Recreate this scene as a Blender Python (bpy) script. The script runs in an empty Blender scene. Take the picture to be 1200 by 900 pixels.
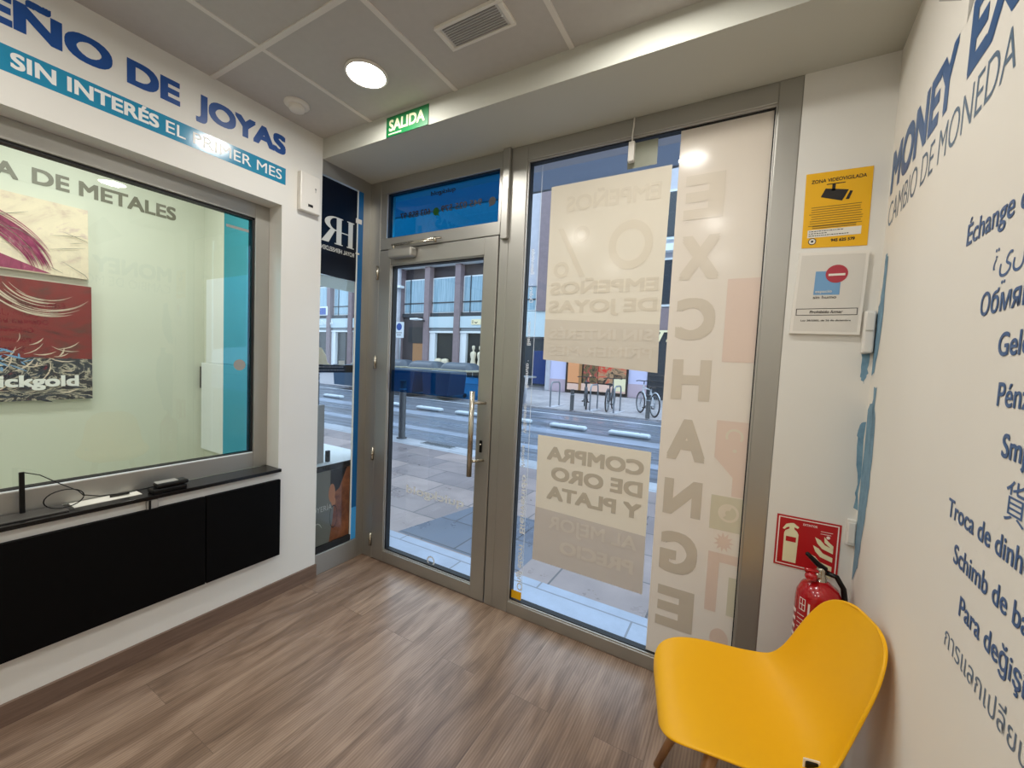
import bpy, bmesh, math, random
from mathutils import Vector, Matrix
random.seed(7)
S = bpy.context.scene
COL = S.collection
PI = math.pi

# ------------------------------------------------------------------ camera
CAM_LOC = Vector((2.2473, -1.9171, 1.4123))
F_PX = 472.69
ROT = ((0.8665, 0.4970, 0.0472), (-0.0694, 0.0263, 0.9972), (-0.4943, 0.8674, -0.0572))
cam = bpy.data.cameras.new('camera'); camo = bpy.data.objects.new('camera', cam); COL.objects.link(camo)
cam.sensor_width = 36; cam.sensor_fit = 'HORIZONTAL'; cam.lens = F_PX / 1200 * 36
cam.clip_start = 0.02; cam.clip_end = 300
_r, _u, _f = (Vector(a).normalized() for a in ROT)
camo.matrix_world = Matrix(((_r.x, _u.x, -_f.x, CAM_LOC.x), (_r.y, _u.y, -_f.y, CAM_LOC.y), (_r.z, _u.z, -_f.z, CAM_LOC.z), (0, 0, 0, 1)))
S.camera = camo

# ------------------------------------------------------------------ light and exposure
SKY = 2.9            # overcast sky
LAMP = 142.0          # shop downlights
OFFICE_FILL = 60.0  # strength of the unseen lamps added to brighten the office
w = bpy.data.worlds.new('sky'); S.world = w; w.use_nodes = True
bg = w.node_tree.nodes['Background']
bg.inputs[0].default_value = (0.66, 0.83, 1.0, 1); bg.inputs[1].default_value = SKY
vs = S.view_settings
vs.view_transform = 'Standard'; vs.look = 'None'; vs.gamma = 1; vs.use_curve_mapping = False
vs.exposure = 0.0
S.cycles.use_denoising = True; S.cycles.denoising_prefilter = 'ACCURATE'
S.cycles.max_bounces = 10; S.cycles.transparent_max_bounces = 24; S.cycles.diffuse_bounces = 5
S.cycles.sample_clamp_indirect = 6

# ------------------------------------------------------------------ materials
def lin(c):
    return tuple(((v / 255) / 12.92 if v / 255 <= 0.04045 else ((v / 255 + 0.055) / 1.055) ** 2.4) for v in c)
def srgb(r, g, b): return (*lin((r, g, b)), 1)
class NT:
    def __init__(s, m): s.t = m.node_tree; s.n = s.t.nodes
    def a(s, typ, **k):
        n = s.n.new(typ)
        for q, v in k.items(): setattr(n, q, v)
        return n
    def l(s, a, b): s.t.links.new(a, b)
def mat(name, rgb, rough=0.5, metal=0.0, coat=0.0, noise=0.0, scale=8.0, bump=0.0, spec=0.5):
    m = bpy.data.materials.new(name); m.use_nodes = True
    n = NT(m); p = n.n['Principled BSDF']
    c = srgb(*rgb)
    p.inputs['Base Color'].default_value = c; p.inputs['Roughness'].default_value = rough
    p.inputs['Metallic'].default_value = metal; p.inputs['Coat Weight'].default_value = coat
    p.inputs['Specular IOR Level'].default_value = spec
    if noise or bump:
        tc = n.a('ShaderNodeTexCoord'); nz = n.a('ShaderNodeTexNoise'); nz.inputs['Scale'].default_value = scale; nz.inputs['Detail'].default_value = 5
        n.l(tc.outputs['Object'], nz.inputs['Vector'])
        if noise:
            mr = n.a('ShaderNodeMapRange'); mr.inputs['From Min'].default_value = .3; mr.inputs['From Max'].default_value = .7
            mr.inputs['To Min'].default_value = 1 - noise; mr.inputs['To Max'].default_value = 1 + noise
            mx = n.a('ShaderNodeVectorMath', operation='SCALE'); mx.inputs[0].default_value = c[:3]
            n.l(nz.outputs['Fac'], mr.inputs['Value']); n.l(mr.outputs[0], mx.inputs['Scale']); n.l(mx.outputs[0], p.inputs['Base Color'])
        if bump:
            b = n.a('ShaderNodeBump'); b.inputs['Strength'].default_value = bump; b.inputs['Distance'].default_value = .01
            n.l(nz.outputs['Fac'], b.inputs['Height']); n.l(b.outputs[0], p.inputs['Normal'])
    return m
def mat_emit(name, rgb, s):
    m = bpy.data.materials.new(name); m.use_nodes = True; n = NT(m); n.n.remove(n.n['Principled BSDF'])
    e = n.a('ShaderNodeEmission'); e.inputs[0].default_value = srgb(*rgb); e.inputs[1].default_value = s
    n.l(e.outputs[0], n.n['Material Output'].inputs[0]); return m
def mat_glass(name, tint=(1, 1, 1), refl=1.0, rough=0.0):
    """thin pane: tinted see-through plus the mirror of a glass face"""
    m = bpy.data.materials.new(name); m.use_nodes = True; n = NT(m); n.n.remove(n.n['Principled BSDF'])
    t = n.a('ShaderNodeBsdfTransparent'); t.inputs[0].default_value = (*tint, 1)
    g = n.a('ShaderNodeBsdfGlossy'); g.inputs['Roughness'].default_value = rough; g.inputs[0].default_value = (1, 1, 1, 1)
    fr = n.a('ShaderNodeFresnel'); fr.inputs[0].default_value = 1.5
    mu = n.a('ShaderNodeMath', operation='MULTIPLY'); mu.inputs[1].default_value = refl
    mx = n.a('ShaderNodeMixShader')
    n.l(fr.outputs[0], mu.inputs[0]); n.l(mu.outputs[0], mx.inputs[0]); n.l(t.outputs[0], mx.inputs[1]); n.l(g.outputs[0], mx.inputs[2])
    n.l(mx.outputs[0], n.n['Material Output'].inputs[0]); return m
def mat_film(name, rgb, trans=0.35, rough=0.15):
    """opaque printed vinyl on glass: some light comes through from behind"""
    m = bpy.data.materials.new(name); m.use_nodes = True; n = NT(m); n.n.remove(n.n['Principled BSDF'])
    d = n.a('ShaderNodeBsdfDiffuse'); d.inputs[0].default_value = srgb(*rgb)
    t = n.a('ShaderNodeBsdfTranslucent'); t.inputs[0].default_value = srgb(*rgb)
    g = n.a('ShaderNodeBsdfGlossy'); g.inputs['Roughness'].default_value = rough
    a = n.a('ShaderNodeMixShader'); a.inputs[0].default_value = trans
    b = n.a('ShaderNodeMixShader'); fr = n.a('ShaderNodeFresnel'); fr.inputs[0].default_value = 1.28
    n.l(d.outputs[0], a.inputs[1]); n.l(t.outputs[0], a.inputs[2]); n.l(fr.outputs[0], b.inputs[0])
    n.l(a.outputs[0], b.inputs[1]); n.l(g.outputs[0], b.inputs[2]); n.l(b.outputs[0], n.n['Material Output'].inputs[0]); return m
def mat_planks(name, c1, c2, c3, bw=1.25, rh=0.185):
    m = bpy.data.materials.new(name); m.use_nodes = True; n = NT(m); p = n.n['Principled BSDF']
    tc = n.a('ShaderNodeTexCoord'); sp = n.a('ShaderNodeSeparateXYZ'); cb = n.a('ShaderNodeCombineXYZ')
    n.l(tc.outputs['Object'], sp.inputs[0]); n.l(sp.outputs['Y'], cb.inputs['X']); n.l(sp.outputs['X'], cb.inputs['Y'])
    br = n.a('ShaderNodeTexBrick'); br.offset = .37; br.inputs['Scale'].default_value = 1
    br.inputs['Brick Width'].default_value = bw; br.inputs['Row Height'].default_value = rh; br.inputs['Mortar Size'].default_value = .0009
    br.inputs['Color1'].default_value = (0, 0, 0, 1); br.inputs['Color2'].default_value = (1, 1, 1, 1); br.inputs['Mortar'].default_value = (0.1, .1, .1, 1)
    n.l(cb.outputs[0], br.inputs['Vector'])
    bwn = n.a('ShaderNodeRGBToBW'); n.l(br.outputs['Color'], bwn.inputs[0])
    # each plank shifts the grain
    off = n.a('ShaderNodeVectorMath', operation='SCALE'); off.inputs[0].default_value = (7.3, 3.1, 0); n.l(bwn.outputs[0], off.inputs['Scale'])
    ad = n.a('ShaderNodeVectorMath', operation='ADD'); n.l(cb.outputs[0], ad.inputs[0]); n.l(off.outputs[0], ad.inputs[1])
    sc = n.a('ShaderNodeVectorMath', operation='MULTIPLY'); sc.inputs[1].default_value = (2.2, 12, 1); n.l(ad.outputs[0], sc.inputs[0])
    n1 = n.a('ShaderNodeTexNoise'); n1.inputs['Scale'].default_value = 1.3; n1.inputs['Detail'].default_value = 5; n1.inputs['Distortion'].default_value = .9; n.l(sc.outputs[0], n1.inputs['Vector'])
    sc2 = n.a('ShaderNodeVectorMath', operation='MULTIPLY'); sc2.inputs[1].default_value = (5, 130, 1); n.l(ad.outputs[0], sc2.inputs[0])
    n2 = n.a('ShaderNodeTexNoise'); n2.inputs['Scale'].default_value = 1; n2.inputs['Detail'].default_value = 3; n.l(sc2.outputs[0], n2.inputs['Vector'])
    sc3 = n.a('ShaderNodeVectorMath', operation='MULTIPLY'); sc3.inputs[1].default_value = (.9, 9, 1); n.l(ad.outputs[0], sc3.inputs[0])
    wv = n.a('ShaderNodeTexWave'); wv.wave_type = 'RINGS'; wv.inputs['Scale'].default_value = 3.2; wv.inputs['Distortion'].default_value = 5; wv.inputs['Detail'].default_value = 3; wv.inputs['Detail Scale'].default_value = 1.2
    n.l(sc3.outputs[0], wv.inputs['Vector'])
    def mth(op, a, b):
        q = n.a('ShaderNodeMath', operation=op)
        for i, v in enumerate((a, b)):
            if isinstance(v, (int, float)): q.inputs[i].default_value = v
            else: n.l(v, q.inputs[i])
        return q.outputs[0]
    v = mth('ADD', mth('MULTIPLY', n1.outputs['Fac'], .98), mth('MULTIPLY', n2.outputs['Fac'], .26))
    v = mth('ADD', v, mth('MULTIPLY', wv.outputs['Fac'], .13))
    v = mth('ADD', v, mth('MULTIPLY', bwn.outputs[0], .16))
    cr = n.a('ShaderNodeValToRGB'); e = cr.color_ramp.elements
    e[0].position = .42; e[0].color = srgb(*c1); e[1].position = 1.05; e[1].color = srgb(*c3)
    q = cr.color_ramp.elements.new(.70); q.color = srgb(*c2)
    n.l(v, cr.inputs[0])
    mx = n.a('ShaderNodeMix', data_type='RGBA', blend_type='MULTIPLY'); mx.inputs[0].default_value = 1
    inv = n.a('ShaderNodeMapRange'); inv.inputs['To Min'].default_value = 1; inv.inputs['To Max'].default_value = .62; n.l(br.outputs['Fac'], inv.inputs['Value'])
    n.l(cr.outputs[0], mx.inputs[6]); n.l(inv.outputs[0], mx.inputs[7]); n.l(mx.outputs[2], p.inputs['Base Color'])
    rr = n.a('ShaderNodeMapRange'); rr.inputs['To Min'].default_value = .42; rr.inputs['To Max'].default_value = .26; n.l(n1.outputs['Fac'], rr.inputs['Value']); n.l(rr.outputs[0], p.inputs['Roughness'])
    bp = n.a('ShaderNodeBump'); bp.inputs['Strength'].default_value = .12; bp.inputs['Distance'].default_value = .004; n.l(n2.outputs['Fac'], bp.inputs['Height']); n.l(bp.outputs[0], p.inputs['Normal'])
    return m
def mat_tiles(name, c1, c2, mort, bw, rh, ms, rough=.35, patch=None):
    m = bpy.data.materials.new(name); m.use_nodes = True; n = NT(m); p = n.n['Principled BSDF']
    tc = n.a('ShaderNodeTexCoord')
    br = n.a('ShaderNodeTexBrick'); br.offset = .5; br.inputs['Scale'].default_value = 1
    br.inputs['Brick Width'].default_value = bw; br.inputs['Row Height'].default_value = rh; br.inputs['Mortar Size'].default_value = ms
    br.inputs['Color1'].default_value = srgb(*c1); br.inputs['Color2'].default_value = srgb(*c2); br.inputs['Mortar'].default_value = srgb(*mort)
    n.l(tc.outputs['Object'], br.inputs['Vector'])
    nz = n.a('ShaderNodeTexNoise'); nz.inputs['Scale'].default_value = 1.3; nz.inputs['Detail'].default_value = 8; nz.inputs['Roughness'].default_value = .7; n.l(tc.outputs['Object'], nz.inputs['Vector'])
    mr = n.a('ShaderNodeMapRange'); mr.inputs['From Min'].default_value = .3; mr.inputs['From Max'].default_value = .7; mr.inputs['To Min'].default_value = .72; mr.inputs['To Max'].default_value = 1.2; n.l(nz.outputs['Fac'], mr.inputs['Value'])
    mx = n.a('ShaderNodeVectorMath', operation='SCALE'); n.l(br.outputs['Color'], mx.inputs[0]); n.l(mr.outputs[0], mx.inputs['Scale']); n.l(mx.outputs[0], p.inputs['Base Color'])
    r2 = n.a('ShaderNodeMapRange'); r2.inputs['From Min'].default_value = .35; r2.inputs['From Max'].default_value = .65; r2.inputs['To Min'].default_value = rough; r2.inputs['To Max'].default_value = rough + .35; n.l(nz.outputs['Fac'], r2.inputs['Value']); n.l(r2.outputs[0], p.inputs['Roughness'])
    return m
def mat_road(name):
    m = bpy.data.materials.new(name); m.use_nodes = True; n = NT(m); p = n.n['Principled BSDF']
    tc = n.a('ShaderNodeTexCoord'); sc = n.a('ShaderNodeVectorMath', operation='MULTIPLY'); sc.inputs[1].default_value = (.25, 1.6, 1); n.l(tc.outputs['Object'], sc.inputs[0])
    nz = n.a('ShaderNodeTexNoise'); nz.inputs['Scale'].default_value = 1.6; nz.inputs['Detail'].default_value = 7; nz.inputs['Distortion'].default_value = .8; n.l(sc.outputs[0], nz.inputs['Vector'])
    cr = n.a('ShaderNodeValToRGB'); e = cr.color_ramp.elements; e[0].position = .35; e[0].color = srgb(76, 80, 90); e[1].position = .68; e[1].color = srgb(122, 132, 148); n.l(nz.outputs['Fac'], cr.inputs[0]); n.l(cr.outputs[0], p.inputs['Base Color'])
    r2 = n.a('ShaderNodeMapRange'); r2.inputs['From Min'].default_value = .35; r2.inputs['From Max'].default_value = .65; r2.inputs['To Min'].default_value = .55; r2.inputs['To Max'].default_value = .2; n.l(nz.outputs['Fac'], r2.inputs['Value']); n.l(r2.outputs[0], p.inputs['Roughness'])
    return m
def mat_ramp(name, stops, scale=(1, 1, 1), nscale=3, detail=8, dist=1.0, rough=.5, seed=(0, 0, 0), mort=None):
    m = bpy.data.materials.new(name); m.use_nodes = True; n = NT(m); p = n.n['Principled BSDF']; p.inputs['Roughness'].default_value = rough
    tc = n.a('ShaderNodeTexCoord'); sc = n.a('ShaderNodeVectorMath', operation='MULTIPLY_ADD'); sc.inputs[1].default_value = scale; sc.inputs[2].default_value = seed; n.l(tc.outputs['Object'], sc.inputs[0])
    nz = n.a('ShaderNodeTexNoise'); nz.inputs['Scale'].default_value = nscale; nz.inputs['Detail'].default_value = detail; nz.inputs['Distortion'].default_value = dist; nz.inputs['Roughness'].default_value = .65; n.l(sc.outputs[0], nz.inputs['Vector'])
    cr = n.a('ShaderNodeValToRGB')
    while len(cr.color_ramp.elements) < len(stops): cr.color_ramp.elements.new(.5)
    for e, (pp, c) in zip(cr.color_ramp.elements, stops): e.position = pp; e.color = srgb(*c)
    n.l(nz.outputs['Fac'], cr.inputs[0]); n.l(cr.outputs[0], p.inputs['Base Color']); return m

M = {}
M['wall'] = mat('white_paint', (222, 220, 214), .55, noise=.012, scale=3, bump=.02)
M['wall_cream'] = mat('warm_white_paint', (236, 230, 219), .55, noise=.012, scale=3, bump=.02)
M['ceil'] = mat('ceiling_tile', (190, 186, 181), .8, noise=.02, scale=30)
M['grid'] = mat('ceiling_grid', (222, 217, 210), .6)
M['soffit'] = mat('soffit_paint', (196, 196, 186), .7)
M['floor'] = mat_planks('oak_laminate', (86, 66, 52), (122, 99, 82), (156, 132, 113))
M['skirt'] = mat_ramp('oak_skirting', [(.3, (98, 78, 66)), (.7, (124, 101, 87))], (2, 2, 40), 2, 5, .4, .5)
M['alu'] = mat('satin_aluminium', (172, 170, 164), .42, .8)
M['alu_pale'] = mat('satin_aluminium_pale', (182, 180, 175), .4, .75)  # slightly paler aluminium for glazing beads and canopy rail
M['chrome'] = mat('brushed_steel', (190, 184, 170), .22, .95)
M['gasket'] = mat('black_gasket', (14, 15, 18), .6)
M['glass'] = mat_glass('clear_glass', (.93, .96, .97), .9)
M['glass_office'] = mat_glass('office_glass', (.94, .96, .93), 1.25)
M['film_blue_glass'] = mat_glass('blue_film_glass', (.005, .34, .72), .8)
M['film_navy'] = mat_glass('dark_blue_film', (.02, .20, .50), .7)
M['film_teal'] = mat_glass('teal_film', (.10, .46, .66), .6)
M['film'] = mat_film('cream_film', (231, 222, 204), .12)
M['film_b'] = mat_film('cream_film_darker', (214, 204, 188), .12)
M['film_c'] = mat_film('cream_film_tall', (230, 219, 204), .12)
M['fl_dark'] = mat_film('film_letter_dark', (219, 210, 193), .02)
M['fl_mid'] = mat_film('film_letter_faint', (222, 213, 196), .02)
M['fl_light'] = mat_film('film_letter_light', (219, 211, 198), .02)
M['fl_low'] = mat_film('film_letter_lower', (192, 184, 169), .02)
M['film_low'] = mat_film('grey_cream_film', (204, 196, 188), .08)
M['fl_grey'] = mat_film('film_letter_pale_on_grey', (216, 210, 202), .02)
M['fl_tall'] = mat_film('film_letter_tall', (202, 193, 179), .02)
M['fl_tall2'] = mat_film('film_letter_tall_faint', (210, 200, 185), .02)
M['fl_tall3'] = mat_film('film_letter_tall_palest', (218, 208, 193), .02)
M['fl_pink'] = mat_film('film_pink', (224, 204, 191), .02)
M['fl_green'] = mat_film('film_green', (210, 204, 182), .02)
M['fl_white'] = mat('white_vinyl', (222, 228, 236), .5)
M['navy'] = mat('navy_vinyl', (12, 70, 142), .4)
M['blue_txt'] = mat('blue_vinyl', (52, 92, 142), .4)
M['blue_thin'] = mat('blue_grey_vinyl', (88, 112, 136), .45)
M['band'] = mat('azure_vinyl', (38, 134, 172), .16)
M['white_txt'] = mat('white_lettering', (232, 234, 232), .4)
M['grey_txt'] = mat('grey_lettering', (122, 120, 106), .5)
M['grey_logo'] = mat('grey_vinyl', (172, 168, 160), .5)
M['black'] = mat('black_laminate', (3, 3, 4), .6, spec=.12)
M['shelf'] = mat('black_worktop', (14, 13, 14), .2, noise=.05, spec=.4)
M['plastic_w'] = mat('white_plastic', (226, 222, 214), .4)
M['plastic_g'] = mat('grey_plastic', (150, 148, 144), .45)
M['plate_grey'] = mat('dark_grey_plate', (62, 59, 56), .5)
M['plastic_k'] = mat('black_plastic', (9, 9, 10), .35, spec=.3)
M['yellow_chair'] = mat('yellow_polypropylene', (233, 172, 0), .42, spec=.35)
M['wood_leg'] = mat_ramp('beech_leg', [(.3, (150, 104, 62)), (.7, (182, 134, 86))], (30, 30, 3), 2, 4, .3, .4)
M['red'] = mat('extinguisher_red', (168, 12, 20), .22, coat=.4)
M['red_sign'] = mat('red_sign', (176, 14, 24), .4)
M['sign_cream'] = mat('photoluminescent_cream', (226, 222, 184), .5)
M['sign_white'] = mat('sign_white', (236, 220, 214), .5)
M['green'] = mat('exit_green', (10, 112, 58), .4)
M['yellow'] = mat('yellow_sign', (232, 176, 8), .4)
M['ink'] = mat('black_ink', (26, 22, 18), .5)
M['ink_soft'] = mat('thin_print', (128, 100, 26), .5)
M['paper'] = mat('paper', (226, 222, 212), .6)
M['paper_grey'] = mat('grey_paper', (212, 208, 200), .5)
M['sky_blue'] = mat('print_blue', (112, 158, 200), .5)
M['print_red'] = mat('print_red', (172, 52, 66), .5)
M['peel'] = mat_ramp('old_blue_paint', [(.35, (98, 136, 160)), (.62, (122, 158, 180)), (.75, (70, 110, 142))], (1, 1, 1), 20, 6, .5, .6)
M['diff'] = mat('frosted_diffuser', (206, 206, 204), .3)
M['lamp'] = mat_emit('lamp_face', (255, 252, 245), LAMP)
M['ofill'] = mat_emit('office_fill_face', (250, 255, 250), OFFICE_FILL)
M['office'] = mat('office_paint', (214, 218, 204), .6)
M['silicone'] = mat('white_silicone', (225, 228, 226), .4)
# outdoors
M['pave'] = mat_tiles('paving_slabs', (160, 144, 140), (126, 116, 118), (92, 88, 90), .62, .42, .007, .22)
M['granite'] = mat_tiles('granite_strip', (164, 174, 192), (156, 166, 186), (126, 130, 138), 1.2, .36, .006, .3)
M['kerb'] = mat_tiles('kerb_stone', (174, 178, 186), (160, 166, 176), (120, 122, 128), 1.1, .5, .008, .3)
M['road'] = mat_road('wet_asphalt')
M['road_dark'] = mat('dark_asphalt', (98, 98, 108), .35, noise=.15, scale=1.2)
M['line'] = mat('road_paint', (206, 212, 220), .5, noise=.08, scale=4)
M['band_road'] = mat('pale_asphalt', (138, 148, 166), .4, noise=.18, scale=2)  # paler road tone with random noise
M['wet_slab'] = mat_tiles('wet_slab', (98, 106, 122), (88, 98, 114), (60, 64, 72), .62, .42, .007, .16)
M['sep'] = mat('pale_rubber', (196, 208, 216), .5)
M['iron'] = mat('cast_iron', (62, 64, 68), .45, .3)
M['galv'] = mat('galvanised_steel', (150, 156, 162), .4, .5)
M['farpave'] = mat_tiles('far_paving', (182, 178, 180), (168, 164, 168), (140, 136, 140), .6, .4, .01, .4)
M['stone_mauve'] = mat('mauve_stone', (136, 120, 124), .7, noise=.08, scale=5)
M['stone_pale'] = mat('pale_stone', (190, 190, 198), .7, noise=.06, scale=3)
M['stone_brown'] = mat('brown_panel', (66, 58, 60), .6)
M['lilac'] = mat('lilac_wall', (206, 206, 236), .7)
M['lilac_low'] = mat('pinkish_plinth', (192, 172, 184), .7)
M['win'] = mat_ramp('curtained_window', [(.3, (128, 160, 176)), (.7, (176, 206, 220))], (6, 1, .2), 3, 3, .2, .12)
M['win_dark'] = mat('dark_window', (46, 54, 62), .1)
M['mullion'] = mat('dark_mullion', (50, 54, 60), .5)
M['fascia'] = mat('pale_fascia', (196, 214, 220), .5)
M['fascia_grey'] = mat('grey_fascia', (132, 140, 144), .5)
M['white_trim'] = mat('white_trim', (232, 238, 240), .5)
M['shop_in'] = mat('shop_interior', (34, 38, 40), .3)
M['binbody'] = mat('bin_body', (70, 92, 112), .5)
M['binlid'] = mat('bin_lid', (70, 82, 96), .35)
M['binrim'] = mat('bin_rim', (176, 172, 150), .5)
M['tyre'] = mat('tyre', (38, 38, 42), .6)
M['bike_frame'] = mat('bicycle_paint', (88, 92, 100), .35, .3)
M['bike_white'] = mat('bicycle_white', (205, 210, 216), .35)
M['orange'] = mat('orange_poster', (232, 158, 104), .5)
M['poster_red'] = mat_ramp('red_poster', [(.35, (40, 26, 22)), (.48, (190, 150, 110)), (.58, (214, 40, 26)), (.7, (236, 90, 60))], (1, 1, 1), 2.2, 6, 1.5, .5)
M['poster_mix'] = mat_ramp('mixed_poster', [(.35, (28, 22, 18)), (.48, (120, 100, 60)), (.58, (184, 36, 56)), (.68, (230, 200, 150))], (1, 1, 1), 3.5, 6, 1.5, .5, (4, 2, 9))
M['peach'] = mat('peach_panel', (236, 196, 176), .5)
M['cream_card'] = mat('cream_card', (244, 232, 190), .5)
M['shop_blue'] = mat('shop_blue', (26, 54, 110), .35)
M['awning'] = mat_film('slate_canopy_fabric', (186, 192, 204), .9, .6)
M['beige'] = mat('beige_suede', (204, 190, 156), .8)
M['mannequin'] = mat('cream_mannequin', (226, 214, 186), .5)
M['hr_panel'] = mat('glossy_black_panel', (7, 13, 26), .35, spec=.2)
M['strip_blue'] = mat('bright_blue_vinyl', (14, 92, 148), .3)
M['strip_blue2'] = mat('light_blue_vinyl', (64, 158, 224), .3)
M['silver'] = mat('silver_lettering', (200, 202, 196), .4)
M['skin'] = mat_ramp('printed_skin', [(.3, (120, 62, 34)), (.7, (196, 120, 70))], (1, 1, 1), 9, 3, .3, .35)
M['skin_l'] = mat('printed_ear', (212, 146, 100), .35)
M['hair'] = mat('printed_hair', (22, 14, 12), .35)
M['poster_grey'] = mat('grey_print', (142, 142, 132), .35)
M['sign_blue'] = mat('sign_blue', (40, 80, 160), .4)
M['art_cream'] = mat_ramp('canvas_cream', [(.32, (206, 182, 168)), (.46, (228, 214, 190)), (.6, (236, 222, 196)), (.72, (206, 180, 176))], (1, 1, 2), 2.4, 9, 2.0, .7)
M['art_magenta'] = mat_ramp('canvas_magenta', [(.3, (120, 20, 70)), (.6, (160, 60, 100)), (.8, (200, 150, 160))], (1, 3, 1), 9, 6, 1.2, .7)
M['art_red'] = mat_ramp('canvas_red', [(.25, (52, 18, 20)), (.48, (128, 26, 28)), (.62, (92, 44, 38)), (.8, (170, 120, 104))], (1, 1, 2), 3, 9, 1.4, .7)
M['art_dark'] = mat_ramp('canvas_dark', [(.3, (14, 20, 30)), (.45, (40, 52, 66)), (.49, (196, 188, 168)), (.53, (30, 36, 46)), (.62, (34, 40, 54)), (.70, (140, 26, 40))], (1, 1.2, 2.2), 4.5, 9, 2.2, .7, (3, 1, 0))
M['icon_green'] = mat('icon_green', (24, 62, 24), .8, spec=.1)
M['patch_grey'] = mat('grey_green_sticker', (150, 153, 138), .4)
M['art_ink'] = mat_ramp('canvas_ink', [(.4, (20, 26, 36)), (.6, (48, 60, 76))], (1, 1, 1), 12, 3, 1, .7)
M['art_white'] = mat_ramp('canvas_white_strokes', [(.3, (226, 214, 196)), (.7, (190, 170, 150))], (1, 1, 1), 12, 4, 1, .7)

# ------------------------------------------------------------------ mesh helpers
def bmn(): return bmesh.new()
def box(bm, x0, x1, y0, y1, z0, z1, bev=0.0, mtx=None):
    r = bmesh.ops.create_cube(bm, size=1)
    vs_ = r['verts']
    for v in vs_: v.co = Vector(((x0 + x1) / 2 + v.co.x * (x1 - x0), (y0 + y1) / 2 + v.co.y * (y1 - y0), (z0 + z1) / 2 + v.co.z * (z1 - z0)))
    if bev:
        es = {e for v in vs_ for e in v.link_edges}
        rr = bmesh.ops.bevel(bm, geom=list(es), offset=bev, segments=2, affect='EDGES', profile=.5)
        vs_ = list({v for f in rr['faces'] for v in f.verts} | {v for v in vs_ if v.is_valid})
    if mtx is not None:
        for v in vs_:
            if v.is_valid: v.co = mtx @ v.co
    return bm
def B(*a, **k): return box(bmn(), *a, **k)
def tube(bm, pts, r, seg=10, r1=None, caps=True):
    pts = [Vector(p) for p in pts]; N = len(pts); rings = []
    up = Vector((0, 0, 1))
    t0 = (pts[1] - pts[0]).normalized()
    if abs(t0.dot(up)) > .95: up = Vector((1, 0, 0))
    nrm = (up - t0 * up.dot(t0)).normalized()
    for i, p in enumerate(pts):
        t = (pts[min(i + 1, N - 1)] - pts[max(i - 1, 0)]).normalized()
        nrm = (nrm - t * nrm.dot(t)).normalized(); b = t.cross(nrm)
        rad = r if r1 is None else r + (r1 - r) * i / (N - 1)
        rings.append([bm.verts.new(p + (nrm * math.cos(2 * PI * k / seg) + b * math.sin(2 * PI * k / seg)) * rad) for k in range(seg)])
    for a, b in zip(rings, rings[1:]):
        for k in range(seg): bm.faces.new((a[k], a[(k + 1) % seg], b[(k + 1) % seg], b[k]))
    if caps:
        bm.faces.new(list(reversed(rings[0]))); bm.faces.new(rings[-1])
    return bm
def T(pts, r, **k): return tube(bmn(), pts, r, **k)
def lathe(bm, prof, seg=28, mtx=None):
    """prof: list of (r, z), turned about z"""
    rings = []
    for r, z in prof:
        if r < 1e-5: rings.append([bm.verts.new((0, 0, z))])
        else: rings.append([bm.verts.new((r * math.cos(2 * PI * k / seg), r * math.sin(2 * PI * k / seg), z)) for k in range(seg)])
    for a, b in zip(rings, rings[1:]):
        for k in range(seg):
            k2 = (k + 1) % seg
            if len(a) == 1 and len(b) == 1: continue
            if len(a) == 1: bm.faces.new((a[0], b[k], b[k2]))
            elif len(b) == 1: bm.faces.new((a[k], a[k2], b[0]))
            else: bm.faces.new((a[k], a[k2], b[k2], b[k]))
    if mtx is not None:
        for rg in rings:
            for v in rg: v.co = mtx @ v.co
    return bm
class Frame:
    """a drawing plane: point = O + R*u + U*v + N*d (N towards the viewer)"""
    def __init__(s, O, R, U): s.O = Vector(O); s.R = Vector(R).normalized(); s.U = Vector(U).normalized(); s.N = s.R.cross(s.U)
    def p(s, u, v, d=0): return s.O + s.R * u + s.U * v + s.N * d
def poly(bm, fr, pts, d=0.0, thick=0.0):
    top = [bm.verts.new(fr.p(u, v, d)) for u, v in pts]
    bm.faces.new(top)
    if thick:
        bot = [bm.verts.new(fr.p(u, v, d - thick)) for u, v in pts]
        bm.faces.new(list(reversed(bot)))
        n = len(pts)
        for i in range(n): bm.faces.new((top[i], bot[i], bot[(i + 1) % n], top[(i + 1) % n]))
    return bm
def rect(bm, fr, u0, u1, v0, v1, d=0.0, thick=0.0): return poly(bm, fr, [(u0, v0), (u1, v0), (u1, v1), (u0, v1)], d, thick)
def ell(u, v, a, b=None, n=32, a0=0, a1=2 * PI):
    b = a if b is None else b
    return [(u + a * math.cos(a0 + (a1 - a0) * i / n), v + b * math.sin(a0 + (a1 - a0) * i / n)) for i in range(n)]
def ring(bm, fr, u, v, r0, r1, d=0.0, n=32, a0=0, a1=2 * PI, sx=1.0):
    pts = []
    for i in range(n + 1):
        a = a0 + (a1 - a0) * i / n; c, s_ = math.cos(a), math.sin(a)
        pts.append((bm.verts.new(fr.p(u + r0 * c * sx, v + r0 * s_, d)), bm.verts.new(fr.p(u + r1 * c * sx, v + r1 * s_, d))))
    for (a, b), (c, e) in zip(pts, pts[1:]): bm.faces.new((a, b, e, c))
    return bm
def rframe(bm, fr, u0, u1, v0, v1, t, d=0.0):
    rect(bm, fr, u0, u1, v0, v0 + t, d); rect(bm, fr, u0, u1, v1 - t, v1, d)
    rect(bm, fr, u0, u0 + t, v0 + t, v1 - t, d); rect(bm, fr, u1 - t, u1, v0 + t, v1 - t, d); return bm
_tc = {}
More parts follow.
